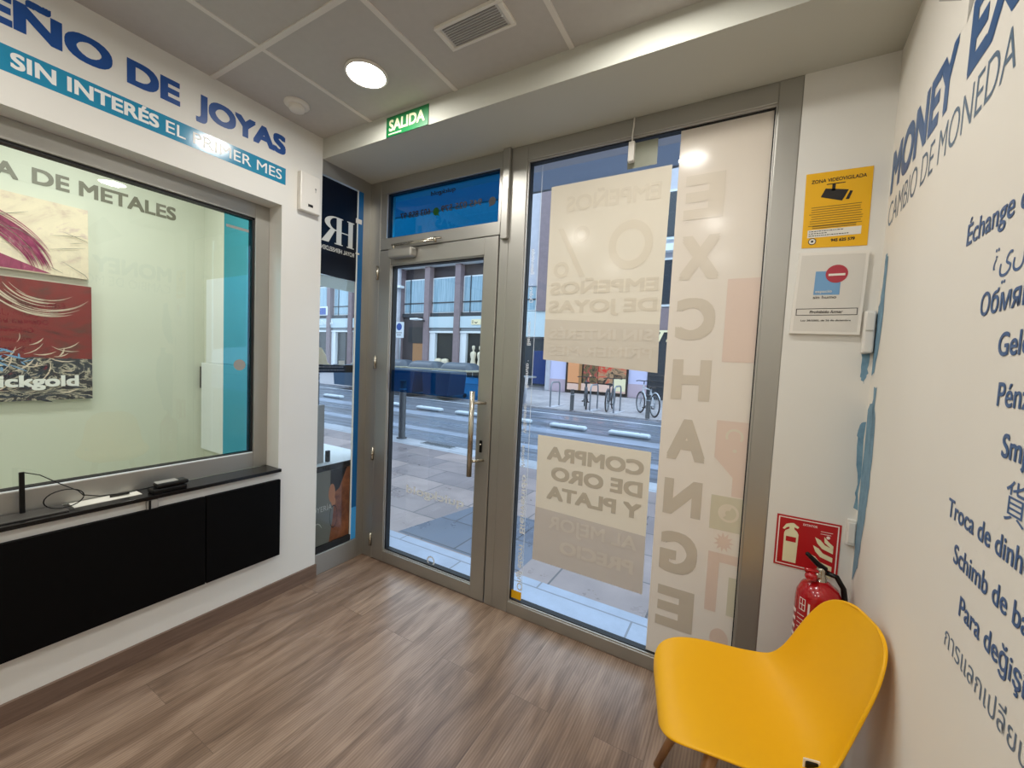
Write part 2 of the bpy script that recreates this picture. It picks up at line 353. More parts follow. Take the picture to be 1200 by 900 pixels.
def _raw(body, off, shear):
    c = bpy.data.curves.new('lettering', 'FONT'); c.body = body; c.size = 1; c.offset = off; c.shear = shear; c.resolution_u = 5
    o = bpy.data.objects.new('lettering', c); COL.objects.link(o)
    dg = bpy.context.evaluated_depsgraph_get(); me = bpy.data.meshes.new_from_object(o.evaluated_get(dg))
    vs_ = [(v.co.x, v.co.y) for v in me.vertices]; fs = [tuple(p.vertices) for p in me.polygons]
    bpy.data.objects.remove(o); bpy.data.curves.remove(c); bpy.data.meshes.remove(me)
    return vs_, fs
_CAP = None
def text(bm, fr, body, u, v, cap, width=None, d=0.0006, bold=0.0, shear=0.0, align='L', rot=False):
    """letters in plane fr: left end of the baseline at (u, v); rot turns them to read upwards"""
    global _CAP
    if _CAP is None:
        vs_, _ = _raw('H', 0, 0); _CAP = max(y for x, y in vs_)
    vs_, fs = _raw(body, min(bold, 0.0), shear); bold = max(bold, 0.0)
    x0 = min(x for x, y in vs_) - bold; x1 = max(x for x, y in vs_) + bold
    sy = cap / (_CAP + 2 * bold); sx = sy if width is None else width / (x1 - x0)
    W_ = (x1 - x0) * sx
    du = {'L': 0, 'C': -W_ / 2, 'R': -W_}[align]
    offs = [(0, 0)] if bold < .003 else [(0, 0), (-bold, -bold), (bold, -bold), (-bold, bold), (bold, bold), (0, bold), (0, -bold), (bold, 0), (-bold, 0)]
    for k, (ox, oy) in enumerate(offs):
        out = []
        for x, y in vs_:
            a, b = (x + ox - x0) * sx + du, (y + oy + bold) * sy; dd = d + (k * .00006 if d >= 0 else -k * .00006)
            out.append(bm.verts.new(fr.p(u - b, v + a, dd) if rot else fr.p(u + a, v + b, dd)))
        for f in fs:
            try: fc = bm.faces.new([out[i] for i in f])
            except ValueError: continue
            fc.normal_update()
            if fc.normal.dot(fr.N) < 0: fc.normal_flip()
    return bm
LOCS = {}
def obj(name, bm, m, parent=None, smooth=False, origin=None):
    me = bpy.data.meshes.new(name)
    if len(bm.verts) == 0: raise ValueError(name)
    if parent is None and origin is None:
        xs = [v.co.x for v in bm.verts]; ys = [v.co.y for v in bm.verts]; zs = [v.co.z for v in bm.verts]
        origin = Vector(((min(xs) + max(xs)) / 2, (min(ys) + max(ys)) / 2, min(zs)))
    L = LOCS[parent.name] if parent else Vector(origin)
    for v in bm.verts: v.co -= L
    bm.to_mesh(me); bm.free()
    if isinstance(m, (list, tuple)):
        for q in m: me.materials.append(M[q])
    else: me.materials.append(M[m])
    if smooth:
        for p in me.polygons: p.use_smooth = True
    o = bpy.data.objects.new(name, me); COL.objects.link(o)
    if parent: o.parent = parent
    else: o.location = L
    LOCS[o.name] = L
    return o
def sm(o, ang=35):
    me = o.data
    for p in me.polygons: p.use_smooth = True
    me.set_sharp_from_angle(angle=math.radians(ang)); return o
def thing(name, label, cat, loc=(0, 0, 0), rotz=0.0, group=None):
    o = bpy.data.objects.new(name, None); COL.objects.link(o); o.location = loc; o.rotation_euler = (0, 0, rotz)
    o.empty_display_size = .05
    o['label'] = label; o['category'] = cat; o['kind'] = 'thing'
    if group: o['group'] = group
    LOCS[o.name] = Vector(loc) if not rotz else Vector((0, 0, 0))
    return o
def tag(o, label, cat, group=None, kind='thing'):
    o['label'] = label; o['category'] = cat; o['kind'] = kind
    if group: o['group'] = group
    return o
def struct(name, bm=None, m=None, loc=(0, 0, 0)):
    if bm is None:
        o = bpy.data.objects.new(name, None); COL.objects.link(o); o.location = loc; LOCS[o.name] = Vector(loc); o.empty_display_size = .05
    else: o = obj(name, bm, m, origin=(0, 0, 0))
    o['kind'] = 'structure'; return o
def copy_thing(src, loc, label, group=None, rotz=None):
    r = src.copy(); COL.objects.link(r); r.location = loc
    if rotz is not None: r.rotation_euler = (0, 0, rotz)
    r['label'] = label
    if group: r['group'] = group
    for ch in list(src.children):
        c = ch.copy(); COL.objects.link(c); c.parent = r
        for g in list(ch.children):
            e = g.copy(); COL.objects.link(e); e.parent = c
    return r
def tline(parent, m, *a, **k): return obj('lettering', text(bmn(), *a, **k), m, parent)
FL = Frame((0, 0, 0), (0, 1, 0), (0, 0, 1))                 # left wall seen from the room (u = y)
FF = Frame((0, 0, 0), (1, 0, 0), (0, 0, 1))                 # front seen from the room (u = x)
FM = Frame((0, 0, 0), (-1, 0, 0), (0, 0, 1))                # front seen from the street (u = -x)
KW = 0.055; W0 = 2.65
FR = Frame((W0, 0, 0), (-KW, -1, 0), (0, 0, 1))             # right wall, u = distance from the front corner
def fy(y): return Frame((0, y, 0), (1, 0, 0), (0, 0, 1))
def fmy(y): return Frame((0, y, 0), (-1, 0, 0), (0, 0, 1))
def fx(x): return Frame((x, 0, 0), (0, 1, 0), (0, 0, 1))

ZP = -.03; H = 2.669; SO = 2.552; YB = -4.3; YE = -.365
# ------------------------------------------------------------------ room shell
struct('floor', B(-.12, 3.0, YB, .02, -.1, 0), 'floor')
bm = B(-.02, 3.0, YB - .1, YE, H, H + .15)
ce = struct('ceiling', bm, 'ceil')
bm = bmn()
for k in range(-1, 5): box(bm, .407 + .58 * k - .011, .407 + .58 * k + .011, YB, YE - .001, H - .004, H + .002) if .407 + .58 * k > 0 else None
for k in range(7): box(bm, 0, 2.72, -.94 - .58 * k - .011, -.94 - .58 * k + .011, H - .005, H + .002) if k < 6 else None
obj('ceiling_grid', bm, 'grid', ce)
bm = B(-.12, 2.80, YE, .10, SO, H + .15)
struct('beam', bm, 'soffit')
OY0 = -3.1
bm = bmn()
box(bm, -.18, 0, YB, -.604, -.05, .724); box(bm, -.18, 0, YB, -.604, 2.2017, H + .05)
box(bm, -.18, 0, -.604, YE, -.05, H + .05); box(bm, -.18, 0, YB, OY0, .724, 2.2017)
struct('wall_left', bm, 'wall')
bm = bmn()
poly(bm, Frame((0, 0, 0), (1, 0, 0), (0, 1, 0)), [(W0 + KW * YB, YB), (W0 + .2, YB), (W0 + .2, .02), (W0 + KW * .02, .02)], H + .05, H + .1)
struct('wall_right', bm, 'wall_cream')
struct('wall_back', B(-.12, 2.9, YB - .1, YB, -.05, H + .05), 'wall_cream')
bm = B(2.374, 2.85, 0, .22, -.05, H)
struct('wall_front', bm, 'wall')
bm = B(0, .014, -3.9, YE + .002, 0, .082)
struct('baseboard_left', bm, 'skirt')

# ------------------------------------------------------------------ shop front: fixed pane, door, transom
def frame4(bm, x0, x1, z0, z1, wl, wr, wb, wt, y0, y1, bev=.004):
    box(bm, x0, x0 + wl, y0, y1, z0, z1, bev); box(bm, x1 - wr, x1, y0, y1, z0, z1, bev)
    box(bm, x0 + wl - .001, x1 - wr + .001, y0 + .001, y1, z0, z0 + wb, bev); box(bm, x0 + wl - .001, x1 - wr + .001, y0 + .001, y1, z1 - wt, z1, bev)
    return bm
def gasket(bm, x0, x1, z0, z1, t, y0, y1):
    box(bm, x0, x0 + t, y0, y1, z0, z1); box(bm, x1 - t, x1, y0, y1, z0, z1); box(bm, x0, x1, y0, y1, z0, z0 + t); box(bm, x0, x1, y0, y1, z1 - t, z1); return bm
YG = .03
w1 = struct('window_1')
obj('frame', frame4(bmn(), 1.088, 2.374, 0, SO, .100, .080, .066, .082, 0, .07), 'alu', w1)
bm = bmn(); frame4(bm, 1.182, 2.302, .060, 2.476, .014, .014, .014, .014, .006, .05, .002)
obj('glazing_bead', bm, 'alu_pale', w1)
obj('gasket', gasket(bmn(), 1.192, 2.292, .070, 2.466, .008, .016, .05), 'gasket', w1)
bm = rect(bmn(), fy(YG), 1.19, 2.30, .066, 2.47)
pane1 = obj('pane', bm, 'glass', w1)

tr = struct('trim_1')      # posts that carry the door
bm = bmn(); box(bm, -.055, .092, 0, .075, 0, SO, .004); box(bm, 1.032, 1.088, .002, .075, 0, SO, .003)
box(bm, .092, 1.032, .002, .075, 2.104, 2.178, .003); box(bm, .092, 1.032, .002, .075, 2.464, SO, .003)
box(bm, .092, .15, .003, .075, 2.17, 2.47, .003); box(bm, 1.012, 1.034, .003, .075, 2.17, 2.47, .003)
obj('door_frame', bm, 'alu', tr)
obj('cover_strip', B(1.046, 1.090, -.022, .003, 2.072, SO, .004), 'alu', tr)

w2 = struct('window_2')
obj('gasket', gasket(bmn(), .148, 1.014, 2.176, 2.466, .006, .014, .05), 'gasket', w2)
obj('pane', rect(bmn(), fy(YG), .146, 1.016, 2.174, 2.468), 'film_blue_glass', w2)
f2 = fmy(YG - .004)
tline(w2, 'gasket', f2, '945 025 579', -.885, 2.294, .038, .30, bold=.02); tline(w2, 'gasket', f2, '603 858 97', -.50, 2.294, .038, .255, bold=.02)
tline(w2, 'gasket', f2, 'quickgold', -.69, 2.405, .026, .19, bold=.02)
bm = bmn(); poly(bm, f2, ell(-.955, 2.305, .024), .001)
poly(bm, f2, [(-.955, 2.282), (-.934, 2.276), (-.938, 2.295)], .0011)
obj('telephone_icon', bm, 'gasket', w2)
bm = bmn(); poly(bm, f2, ell(-.545, 2.305, .024), .001); poly(bm, f2, [(-.565, 2.29), (-.572, 2.274), (-.55, 2.284)], .0011)
obj('chat_icon', bm, 'icon_green', w2)

d1 = struct('door_1')
obj('leaf_frame', frame4(bmn(), .096, 1.028, .006, 2.098, .104, .094, .076, .098, -.004, .055), 'alu', d1)
bm = frame4(bmn(), .196, .938, .078, 2.004, .010, .010, .010, .010, .004, .05, .002)
obj('glazing_bead', bm, 'alu_pale', d1)
obj('gasket', gasket(bmn(), .205, .930, .088, 1.995, .008, .014, .05), 'gasket', d1)
obj('pane', rect(bmn(), fy(YG), .204, .932, .086, 1.996), 'glass', d1)
obj('blue_film_band', rect(bmn(), fy(YG - .002), .210, .926, 1.172, 1.316), 'film_navy', d1)
bm = text(bmn(), fmy(YG - .003), 'quickgold', -.845, .515, .052, .47, bold=.018)
obj('lettering', bm, 'fl_white', d1)
bm = ring(bmn(), fmy(YG - .003), -.605, .115, .022, .032, n=24)
obj('emblem', bm, 'fl_white', d1)
h = obj('handle', T([(.945, -.075, .75), (.945, -.075, 1.232)], .015, seg=16), 'chrome', d1, True)
for z in (.836, 1.166): obj('handle_mount', T([(.945, -.075, z), (.992, -.003, z)], .009, seg=12), 'chrome', h, True)
bm = B(.962, .980, -.009, -.004, .878, .948, .003); lk = obj('lock', bm, 'plastic_k', d1)
bm = T([(.971, -.014, .925), (.971, -.006, .925)], .006, seg=12); obj('lock_cylinder', bm, 'chrome', lk, True)
for z in (.135, .735, 1.36, 1.955):
    bm = T([(.086, -.008, z - .045), (.086, -.008, z + .045)], .010, seg=12)
    tube(bm, [(.086, -.008, z - .002), (.086, -.008, z + .002)], .0115, seg=12)
    obj('hinge', bm, 'chrome', d1, True)
bm = B(.225, .43, -.058, -.004, 2.028, 2.088, .012)
cl = obj('door_closer', bm, 'alu', d1)
bm = T([(.265, -.04, 2.085), (.265, -.04, 2.112)], .012, seg=12)
tube(bm, [(.265, -.045, 2.108), (.60, -.03, 2.112)], .006, seg=8); tube(bm, [(.595, -.03, 2.10), (.595, -.03, 2.13)], .010, seg=12); tube(bm, [(.235, -.03, 2.118), (.64, -.03, 2.122)], .007, seg=8)
obj('closer_arm', bm, 'chrome', cl, True)

# side window beyond the end of the left wall
w3 = struct('window_3')
bm = bmn(); box(bm, -.035, 0, YE, -.055, 0, .135, .003); box(bm, -.035, .001, YE, -.055, 2.47, SO)
box(bm, -.055, -.004, -.058, .0, 0, SO)
obj('frame', bm, 'alu', w3)
obj('pane', rect(bmn(), fx(-.014), YE, -.10, .135, 2.47), 'glass', w3)
obj('silicone_joint', B(-.016, -.006, -.104, -.097, .135, 2.47), 'silicone', w3)
bm = B(-.012, -.006, -.097, -.058, .36, 2.47); obj('blue_strip', bm, 'strip_blue', w3)
bm = B(-.012, -.005, -.097, -.058, .137, .36); obj('light_blue_strip', bm, 'strip_blue2', w3)
bm = B(-.018, -.003, -.116, -.07, 2.262, 2.292, .002); box(bm, -.018, -.003, -.112, -.085, 2.062, 2.072)
obj('glass_clip', bm, 'plastic_w', w3)
obj('lower_bar', B(-.016, -.002, YE, -.102, .140, .178), 'gasket', w3)

# ------------------------------------------------------------------ ceiling things
def downlight(x, y, label):
    t = thing('ceiling_lamp', label, 'ceiling lamp', (x, y, H - .012), group='recessed downlights')
    bm = lathe(bmn(), [(.080, .012), (.092, .012), (.094, .006), (.090, .0), (.081, .001), (.080, .012)], 40, Matrix.Translation((x, y, H - .012)))
    obj('trim_ring', bm, 'plastic_w', t, True)
    bm = bmn(); f = Frame((x, y, H - .006), (1, 0, 0), (0, -1, 0)); poly(bm, f, ell(0, 0, .081, n=40))
    obj('lamp_face', bm, 'lamp', t)
downlight(.69, -.635, 'round glowing recessed downlight in the ceiling left of the exit sign')
for k, (x, y) in enumerate(((1.90, -.68), (.74, -1.85), (1.95, -1.88), (.74, -3.1), (1.95, -3.1))):
    downlight(x, y, 'round recessed downlight in the part of the ceiling above or behind the viewer')
t = thing('smoke_detector', 'round white smoke detector on the ceiling above the left wall lettering', 'smoke detector', (.18, -.64, H))
obj('base', lathe(bmn(), [(0, 0), (.058, 0), (.060, -.008), (.050, -.014), (0, -.014)], 32, Matrix.Translation((.18, -.64, H))), 'plastic_w', t, True)
obj('dome', lathe(bmn(), [(.036, -.014), (.038, -.028), (.033, -.036), (0, -.038)], 32, Matrix.Translation((.18, -.64, H))), 'plastic_w', t, True)
t = thing('emergency_light', 'rectangular emergency light with clear ribbed cover set in the ceiling', 'emergency light', (1.28, -.634, H))
bm = bmn()
for a in ((1.132, 1.428, -.695, -.682), (1.132, 1.428, -.586, -.573), (1.132, 1.150, -.682, -.586), (1.410, 1.428, -.682, -.586)): box(bm, *a, H - .012, H + .001, .002)
obj('frame', bm, 'plastic_w', t)
obj('diffuser', B(1.150, 1.410, -.682, -.586, H - .006, H + .001), 'diff', t)
bm = bmn()
for k in range(9): box(bm, 1.160, 1.398, -.676 + .0105 * k, -.672 + .0105 * k, H - .009, H - .005)
obj('rib', bm, 'plastic_g', t)
obj('indicator', lathe(bmn(), [(0, 0), (.004, 0), (.003, -.004), (0, -.005)], 12, Matrix.Translation((1.40, -.63, H - .008))), 'white_txt', t, True)
t = thing('exit_sign', 'green exit sign with pale capitals on the beam over the door', 'sign', (.675, YE, 2.552))
fs = fy(YE)
obj('plate', rect(bmn(), fs, .532, .820, 2.553, 2.652, .004, .004), 'green', t)
tline(t, 'sign_cream', fs, 'SALIDA', .552, 2.578, .056, .245, .0046, bold=.03)
obj('small_print', rect(bmn(), fs, .55, .64, 2.561, 2.567, .0046), 'sign_cream', t)

# ------------------------------------------------------------------ left wall: lettering, alarm box
bm = bmn(); text(bm, FL, 'EMPEÑO', -1.90, 2.466, .098, .615, bold=.045); text(bm, FL, 'DE', -1.242, 2.466, .098, .178, bold=.045); text(bm, FL, 'JOYAS', -1.005, 2.468, .098, .417, bold=.045)
tag(obj('wall_lettering', bm, 'navy'), 'large navy blue capitals on the left wall above the light blue band', 'lettering')
t = thing('lettered_band', 'light blue vinyl band with white capitals above the office window', 'lettering', (0, -1.3, 2.314))
obj('band', rect(bmn(), FL, -2.9, -.586, 2.3144, 2.4023, .0004), 'band', t)
tline(t, 'white_txt', FL, 'SIN INTERÉS', -1.544, 2.335, .052, .405, .001, bold=.03); tline(t, 'white_txt', FL, 'EL PRIMER MES', -1.115, 2.335, .050, .507, .001, bold=.004)
t = thing('alarm_box', 'small white alarm box on the end of the left wall', 'alarm box', (0, -.455, 2.206))
obj('case', B(0, .035, -.520, -.396, 2.206, 2.420, .006), 'plastic_w', t)
obj('logo_print', rect(bmn(), FL, -.475, -.445, 2.235, 2.250, .0355), 'ink', t)
bm = poly(bmn(), FL, ell(-.43, 2.345, .006, n=10), .0355); rect(bm, FL, -.432, -.428, 2.325, 2.34, .0356); obj('indicator_print', bm, 'plastic_g', t)

# ------------------------------------------------------------------ office window, shelf, cabinets
w4 = struct('window_4')
XG = -.138
bm = bmn()
box(bm, -.175, -.115, -.680, -.604, .742, 2.2017, .003); box(bm, -.175, -.115, OY0, OY0 + .086, .742, 2.2017, .003)
box(bm, -.175, -.1155, OY0 + .085, -.679, 2.122, 2.2017, .003); box(bm, -.175, -.1155, OY0 + .085, -.679, .742, .829, .003)
obj('frame', bm, 'alu', w4)
bm = bmn(); box(bm, -.165, -.126, -.690, -.680, .829, 2.122); box(bm, -.165, -.126, OY0 + .086, -.680, 2.112, 2.122); box(bm, -.165, -.126, OY0 + .086, -.680, .829, .836)
obj('gasket', bm, 'gasket', w4)
bm = B(-.138, -.118, OY0 + .09, -.681, .826, .832); obj('glazing_bead', bm, 'white_trim', w4)
obj('pane', rect(bmn(), fx(XG), OY0 + .086, -.680, .830, 2.122), 'glass_office', w4)
t = thing('window_film', 'upright strip of translucent teal film on the right edge of the office window', 'window film', (XG, -.77, .84))
obj('film', rect(bmn(), fx(XG), -.824, -.690, .837, 2.111, .003), 'film_teal', t)
bm = poly(bmn(), fx(XG), ell(-.745, 1.32, .030), .004); obj('round_sticker', bm, 'plastic_g', t)
bm = rect(bmn(), fx(XG), -.815, -.705, 2.04, 2.054, .004); obj('print_line', bm, 'plastic_g', t)
bm = bmn(); box(bm, -.116, .024, OY0, -.598, .7245, .742, .002)
tag(obj('worktop', bm, 'shelf'), 'long narrow black ledge running under the office window', 'shelf')
for nm, y0, y1, lab in (('wall_cabinet', -2.9, -.974, 'long black wall cabinet door under the ledge, reaching out of frame to the left'), ('wall_cabinet', -.969, -.607, 'short black wall cabinet under the right end of the ledge')):
    t = thing(nm, lab, 'cabinet', (0, (y0 + y1) / 2, .249), group='black wall cabinets')
    obj('body', B(.001, .014, y0 + .004, y1 - .004, .252, .680), 'black', t)
    obj('door', B(.014, .032, y0, y1, .249, .684, .0015), 'black', t)
# things on the ledge
t = thing('tablet_stand', 'thin upright black bar with a cable at the left end of the ledge', 'stand', (-.089, -1.525, .742))
obj('upright', B(-.094, -.084, -1.532, -1.518, .742, .905, .001), 'plastic_k', t)
obj('base_plate', B(-.105, -.005, -1.68, -1.42, .742, .748, .002), 'plate_grey', t)
obj('cable', T([(-.089, -1.518, .902), (-.085, -1.48, .885), (-.08, -1.43, .84), (-.07, -1.38, .80), (-.06, -1.365, .775)], .0018, seg=6), 'plastic_k', t, True)
pts = [(-.045, -1.425 + .055 * math.cos(a), .785 + .036 * math.sin(a)) for a in [2 * PI * k / 22 for k in range(22)]]
tag(obj('coiled_cable', T(pts + [pts[0]] + [(-.02, -1.33, .775), (-.02, -1.25, .766), (-.015, -1.20, .77), (-.02, -1.14, .772)], .0022, seg=6), 'plastic_k', smooth=True), 'loop of thin black cable lying on the ledge beside the upright bar', 'cable')
t = thing('document_tray', 'flat black pen tray or device lying on the ledge', 'device', (-.015, -1.11, .742))
obj('lower_shell', B(-.048, .016, -1.168, -1.040, .742, .764, .006), 'plastic_k', t)
obj('upper_shell', B(-.046, .012, -1.150, -1.032, .765, .785, .008), 'plastic_k', t)
obj('top_panel', B(-.040, .004, -1.150, -1.070, .7845, .7865, .001), 'plastic_g', t)
tag(obj('paper_sheet', B(-.108, -.035, -1.40, -1.19, .742, .744, 0), 'paper'), 'pale sheets of paper lying on the ledge left of the black device', 'paper')
tag(obj('pen', T([(-.075, -1.285, .750), (-.062, -1.225, .753)], .006, seg=8), 'ink', smooth=True), 'short dark pen cap lying on the papers', 'pen')
t = thing('socket_block', 'small grey clamp block under the front edge of the ledge', 'clamp', (.008, -1.17, .664))
obj('block', B(0, .020, -1.190, -1.150, .664, .723, .004), 'plastic_g', t)
obj('hook', B(.020, .024, -1.186, -1.178, .668, .723, .001), 'plastic_k', t)

# ------------------------------------------------------------------ office behind the glass
XO = -1.3
bm = bmn(); box(bm, XO - .1, XO, OY0 - .3, -.42, -.05, H + .1)
struct('wall_office', bm, 'office')
struct('wall_office_end', B(XO - .1, -.18, -.42, -.372, -.05, H + .1), 'office')
struct('wall_office_back', B(XO - .1, -.12, OY0 - .4, OY0 - .3, -.05, H + .1), 'office')
struct('floor_office', B(XO, -.18, OY0 - .3, -.42, -.1, 0), 'office')
struct('ceiling_office', B(XO - .1, -.02, OY0 - .4, -.372, H, H + .15), 'ceil')
for (x, y) in ((-.55, -1.15), (-.55, -2.3)):  # added lamps, out of view, that light the office behind the glass
    t = thing('office_fill_lamp', 'round lamp added out of sight above to light the office behind the glass', 'ceiling lamp', (x, y, H), group='added office lamps')
    obj('trim_ring', lathe(bmn(), [(.14, 0), (.155, 0), (.155, -.01), (.14, -.008)], 32, Matrix.Translation((x, y, H))), 'plastic_w', t, True)
    bm = bmn(); poly(bm, Frame((x, y, H - .006), (1, 0, 0), (0, -1, 0)), ell(0, 0, .141)); obj('lamp_face', bm, 'ofill', t)
fo = fx(XO)
bm = text(bmn(), fo, 'COMPRA', -1.80, 2.278, .085, .49, .002, bold=.03); text(bm, fo, 'DE METALES', -1.26, 2.284, .088, .665, .002, bold=.03)
tag(obj('office_lettering', bm, 'grey_txt'), 'grey capitals on the office back wall above the paintings', 'lettering')
# two canvases
def stroke(bm, fr, pts, w0, w1, d):
    n = len(pts); L = []
    for i, (u, v) in enumerate(pts):
        a, b = pts[max(0, i - 1)], pts[min(n - 1, i + 1)]; dx, dy = b[0] - a[0], b[1] - a[1]; q = math.hypot(dx, dy) or 1
        ww = w0 + (w1 - w0) * math.sin(PI * i / (n - 1)); L.append((bm.verts.new(fr.p(u - dy / q * ww, v + dx / q * ww, d)), bm.verts.new(fr.p(u + dy / q * ww, v - dx / q * ww, d))))
    for (a, b), (c, e) in zip(L, L[1:]): bm.faces.new((a, b, e, c))
t = thing('painting', 'upper abstract canvas, cream with a sweeping magenta arc, behind the office glass', 'painting', (XO, -1.45, 1.78))
YP = -1.035
obj('canvas', B(XO + .002, XO + .03, -2.05, YP - .01, 1.785, 2.20), 'art_cream', t)
bm = bmn(); fp = fx(XO + .031); R_ = random.Random(3)
for k in range(44):
    r0 = .34 + R_.uniform(-.045, .05); cu, cv = -1.60 + R_.uniform(-.02, .02), 1.74 + R_.uniform(-.02, .02)
    a0 = R_.uniform(.15, .5); a1 = a0 + R_.uniform(.4, 1.3)
    stroke(bm, fp, [(cu + r0 * 1.12 * math.cos(a0 + (a1 - a0) * i / 14), min(2.195, max(1.79, cv + r0 * math.sin(a0 + (a1 - a0) * i / 14)))) for i in range(15)], .0006, R_.uniform(.0008, .004), .001 + .0002 * k)
poly(bm, fp, [(-1.62, 1.79), (-1.20, 1.79), (-1.45, 1.89), (-1.60, 2.02)], .0008)
obj('brush_strokes', bm, 'art_magenta', t)
bm = bmn()
for k in range(14):
    u, v = R_.uniform(-1.6, -1.1), R_.uniform(1.82, 2.1); a = R_.uniform(-.6, .5); L = R_.uniform(.05, .22)
    stroke(bm, fp, [(min(YP - .015, u + L * q / 5 * math.cos(a)), v + L * q / 5 * math.sin(a)) for q in range(6)], .0004, .0016, .007 + .0002 * k)
obj('thin_strokes', bm, 'grey_txt', t)
t = thing('painting', 'lower abstract canvas, red over a dark splattered base with white lettering, behind the office glass', 'painting', (XO, -1.45, 1.055))
obj('canvas', B(XO + .002, XO + .035, -2.1, YP, 1.30, 1.742), 'art_red', t)
obj('dark_base', B(XO + .002, XO + .0352, -2.1, YP, 1.055, 1.30), 'art_dark', t)
bm = bmn(); fp = fx(XO + .0358)
for k in range(60):
    u, v = R_.uniform(-1.75, YP - .1), R_.uniform(1.08, 1.40); a = R_.uniform(-.9, 1.2); L = R_.uniform(.03, .12)
    stroke(bm, fp, [(min(YP - .005, u + L * q / 4 * math.cos(a + q * .12)), min(1.735, max(1.06, v + L * q / 4 * math.sin(a + q * .12)))) for q in range(5)], .0005, R_.uniform(.001, .005), .0003 * (k % 7))
for k in range(26):
    r0 = R_.uniform(.16, .26); a0 = R_.uniform(3.6, 4.6); a1 = a0 + R_.uniform(.4, 1.2)
    stroke(bm, fp, [(min(YP - .004, -1.22 + r0 * math.cos(a0 + (a1 - a0) * i / 9)), min(1.735, 1.80 + r0 * math.sin(a0 + (a1 - a0) * i / 9))) for i in range(10)], .0004, R_.uniform(.001, .0035), .0003 * (k % 7))
obj('pale_strokes', bm, 'art_white', t)
bm = bmn()
for k in range(16):
    u, v = R_.uniform(-1.46, -1.30), R_.uniform(1.24, 1.34); a = R_.uniform(-2.6, 2.6); L = R_.uniform(.03, .09)
    stroke(bm, fp, [(u + L * q / 3 * math.cos(a), v + L * q / 3 * math.sin(a) * .6) for q in range(4)], .001, R_.uniform(.002, .006), .0022 + .00006 * k)
obj('blue_splash', bm, 'sky_blue', t)
bm = bmn()
for k in range(40):
    u, v = R_.uniform(-1.8, YP - .12), R_.uniform(1.07, 1.34); a = R_.uniform(-.5, .5); L = R_.uniform(.05, .11)
    stroke(bm, fp, [(u + L * q / 3 * math.cos(a), v + L * q / 3 * math.sin(a)) for q in range(4)], .001, R_.uniform(.003, .010), .0004 + .00003 * k)
obj('dark_strokes', bm, 'art_ink', t)
bm = text(bmn(), fp, 'quickgold', -1.515, 1.135, .066, .42, .003, bold=.035)
obj('lettering', bm, 'white_txt', t)
# white office furniture at the far end
t = thing('office_cabinet', 'tall white cupboard in the office corner behind the teal film', 'cupboard', (-1.05, -.43, .63))
obj('lower_body', B(XO + .03, -.62, -.452, -.421, .64, 1.29, .004), 'white_trim', t)
obj('upper_body', B(XO + .085, -.40, -.445, -.421, 1.292, 1.90, .004), 'white_trim', t)
obj('door_edge', B(XO + .022, XO + .032, -.456, -.440, 1.10, 1.26), 'plastic_k', t)

# ------------------------------------------------------------------ vinyl on the big pane
fg = fy(YG - .004); fgm = fmy(YG - .004)
t = thing('window_poster', 'upper cream poster stuck to the shop window, seen from its back', 'poster', (1.61, YG, 1.40))
bm = poly(bmn(), fg, [(1.322, 1.428), (1.322, 1.640), (1.902, 1.610), (1.906, 1.388)]); obj('lower_field', bm, 'film_b', t)
bm = poly(bmn(), fg, [(1.322, 1.640), (1.321, 2.320), (1.910, 2.320), (1.902, 1.610)]); obj('upper_field', bm, 'film', t)
D_ = -.0012
tline(t, 'fl_mid', fgm, 'EMPEÑOS', -1.87, 2.18, .075, .46, D_, bold=.02)
obj('large_zero', ring(bmn(), fgm, -1.745, 1.985, .075, .115, D_, sx=.9), 'fl_mid', t)
bm = ring(bmn(), fgm, -1.50, 2.06, .022, .042, D_); ring(bm, fgm, -1.40, 1.89, .022, .042, D_); poly(bm, fgm, [(-1.53, 1.85), (-1.50, 1.85), (-1.37, 2.10), (-1.40, 2.10)], -.0013)
obj('percent_mark', bm, 'fl_mid', t)
tline(t, 'fl_dark', fgm, 'EMPEÑOS', -1.885, 1.765, .062, .54, D_, bold=.03); tline(t, 'fl_dark', fgm, 'DE JOYAS', -1.885, 1.672, .062, .545, D_, bold=.03)
tline(t, 'fl_light', fgm, 'SIN INTERÉS', -1.875, 1.535, .052, .52, D_, bold=.03); tline(t, 'fl_light', fgm, 'PRIMER MES', -1.875, 1.452, .050, .52, D_, bold=.008)
t = thing('window_poster', 'lower cream and grey poster stuck to the shop window, seen from its back', 'poster', (1.61, YG, .335))
bm = poly(bmn(), fg, [(1.318, .338), (1.322, .632), (1.903, .616), (1.905, .334)]); obj('lower_field', bm, 'film_low', t)
bm = poly(bmn(), fg, [(1.322, .632), (1.316, 1.024), (1.903, 1.019), (1.903, .616)]); obj('upper_field', bm, 'film', t)
tline(t, 'fl_low', fgm, 'COMPRA', -1.875, .900, .072, .50, D_, bold=.04); tline(t, 'fl_low', fgm, 'DE ORO', -1.875, .795, .072, .47, D_, bold=.04); tline(t, 'fl_low', fgm, 'Y PLATA', -1.875, .690, .072, .49, D_, bold=.04)
tline(t, 'fl_grey', fgm, 'AL MEJOR', -1.865, .535, .066, .46, D_, bold=.02); tline(t, 'fl_grey', fgm, 'PRECIO', -1.855, .415, .066, .38, D_, bold=.035)
t = thing('window_banner', 'tall cream vinyl banner covering the right side of the shop window', 'banner', (2.12, YG, .08))
obj('film', rect(bmn(), fg, 1.938, 2.292, .078, 2.462), 'film_c', t)
for c, z, h_ in (('A', 1.003, .185), ('N', .750, .165), ('G', .481, .190), ('E', .222, .190)): tline(t, 'fl_tall', fgm, c, -2.128, z, h_, .158, D_, bold=.045)
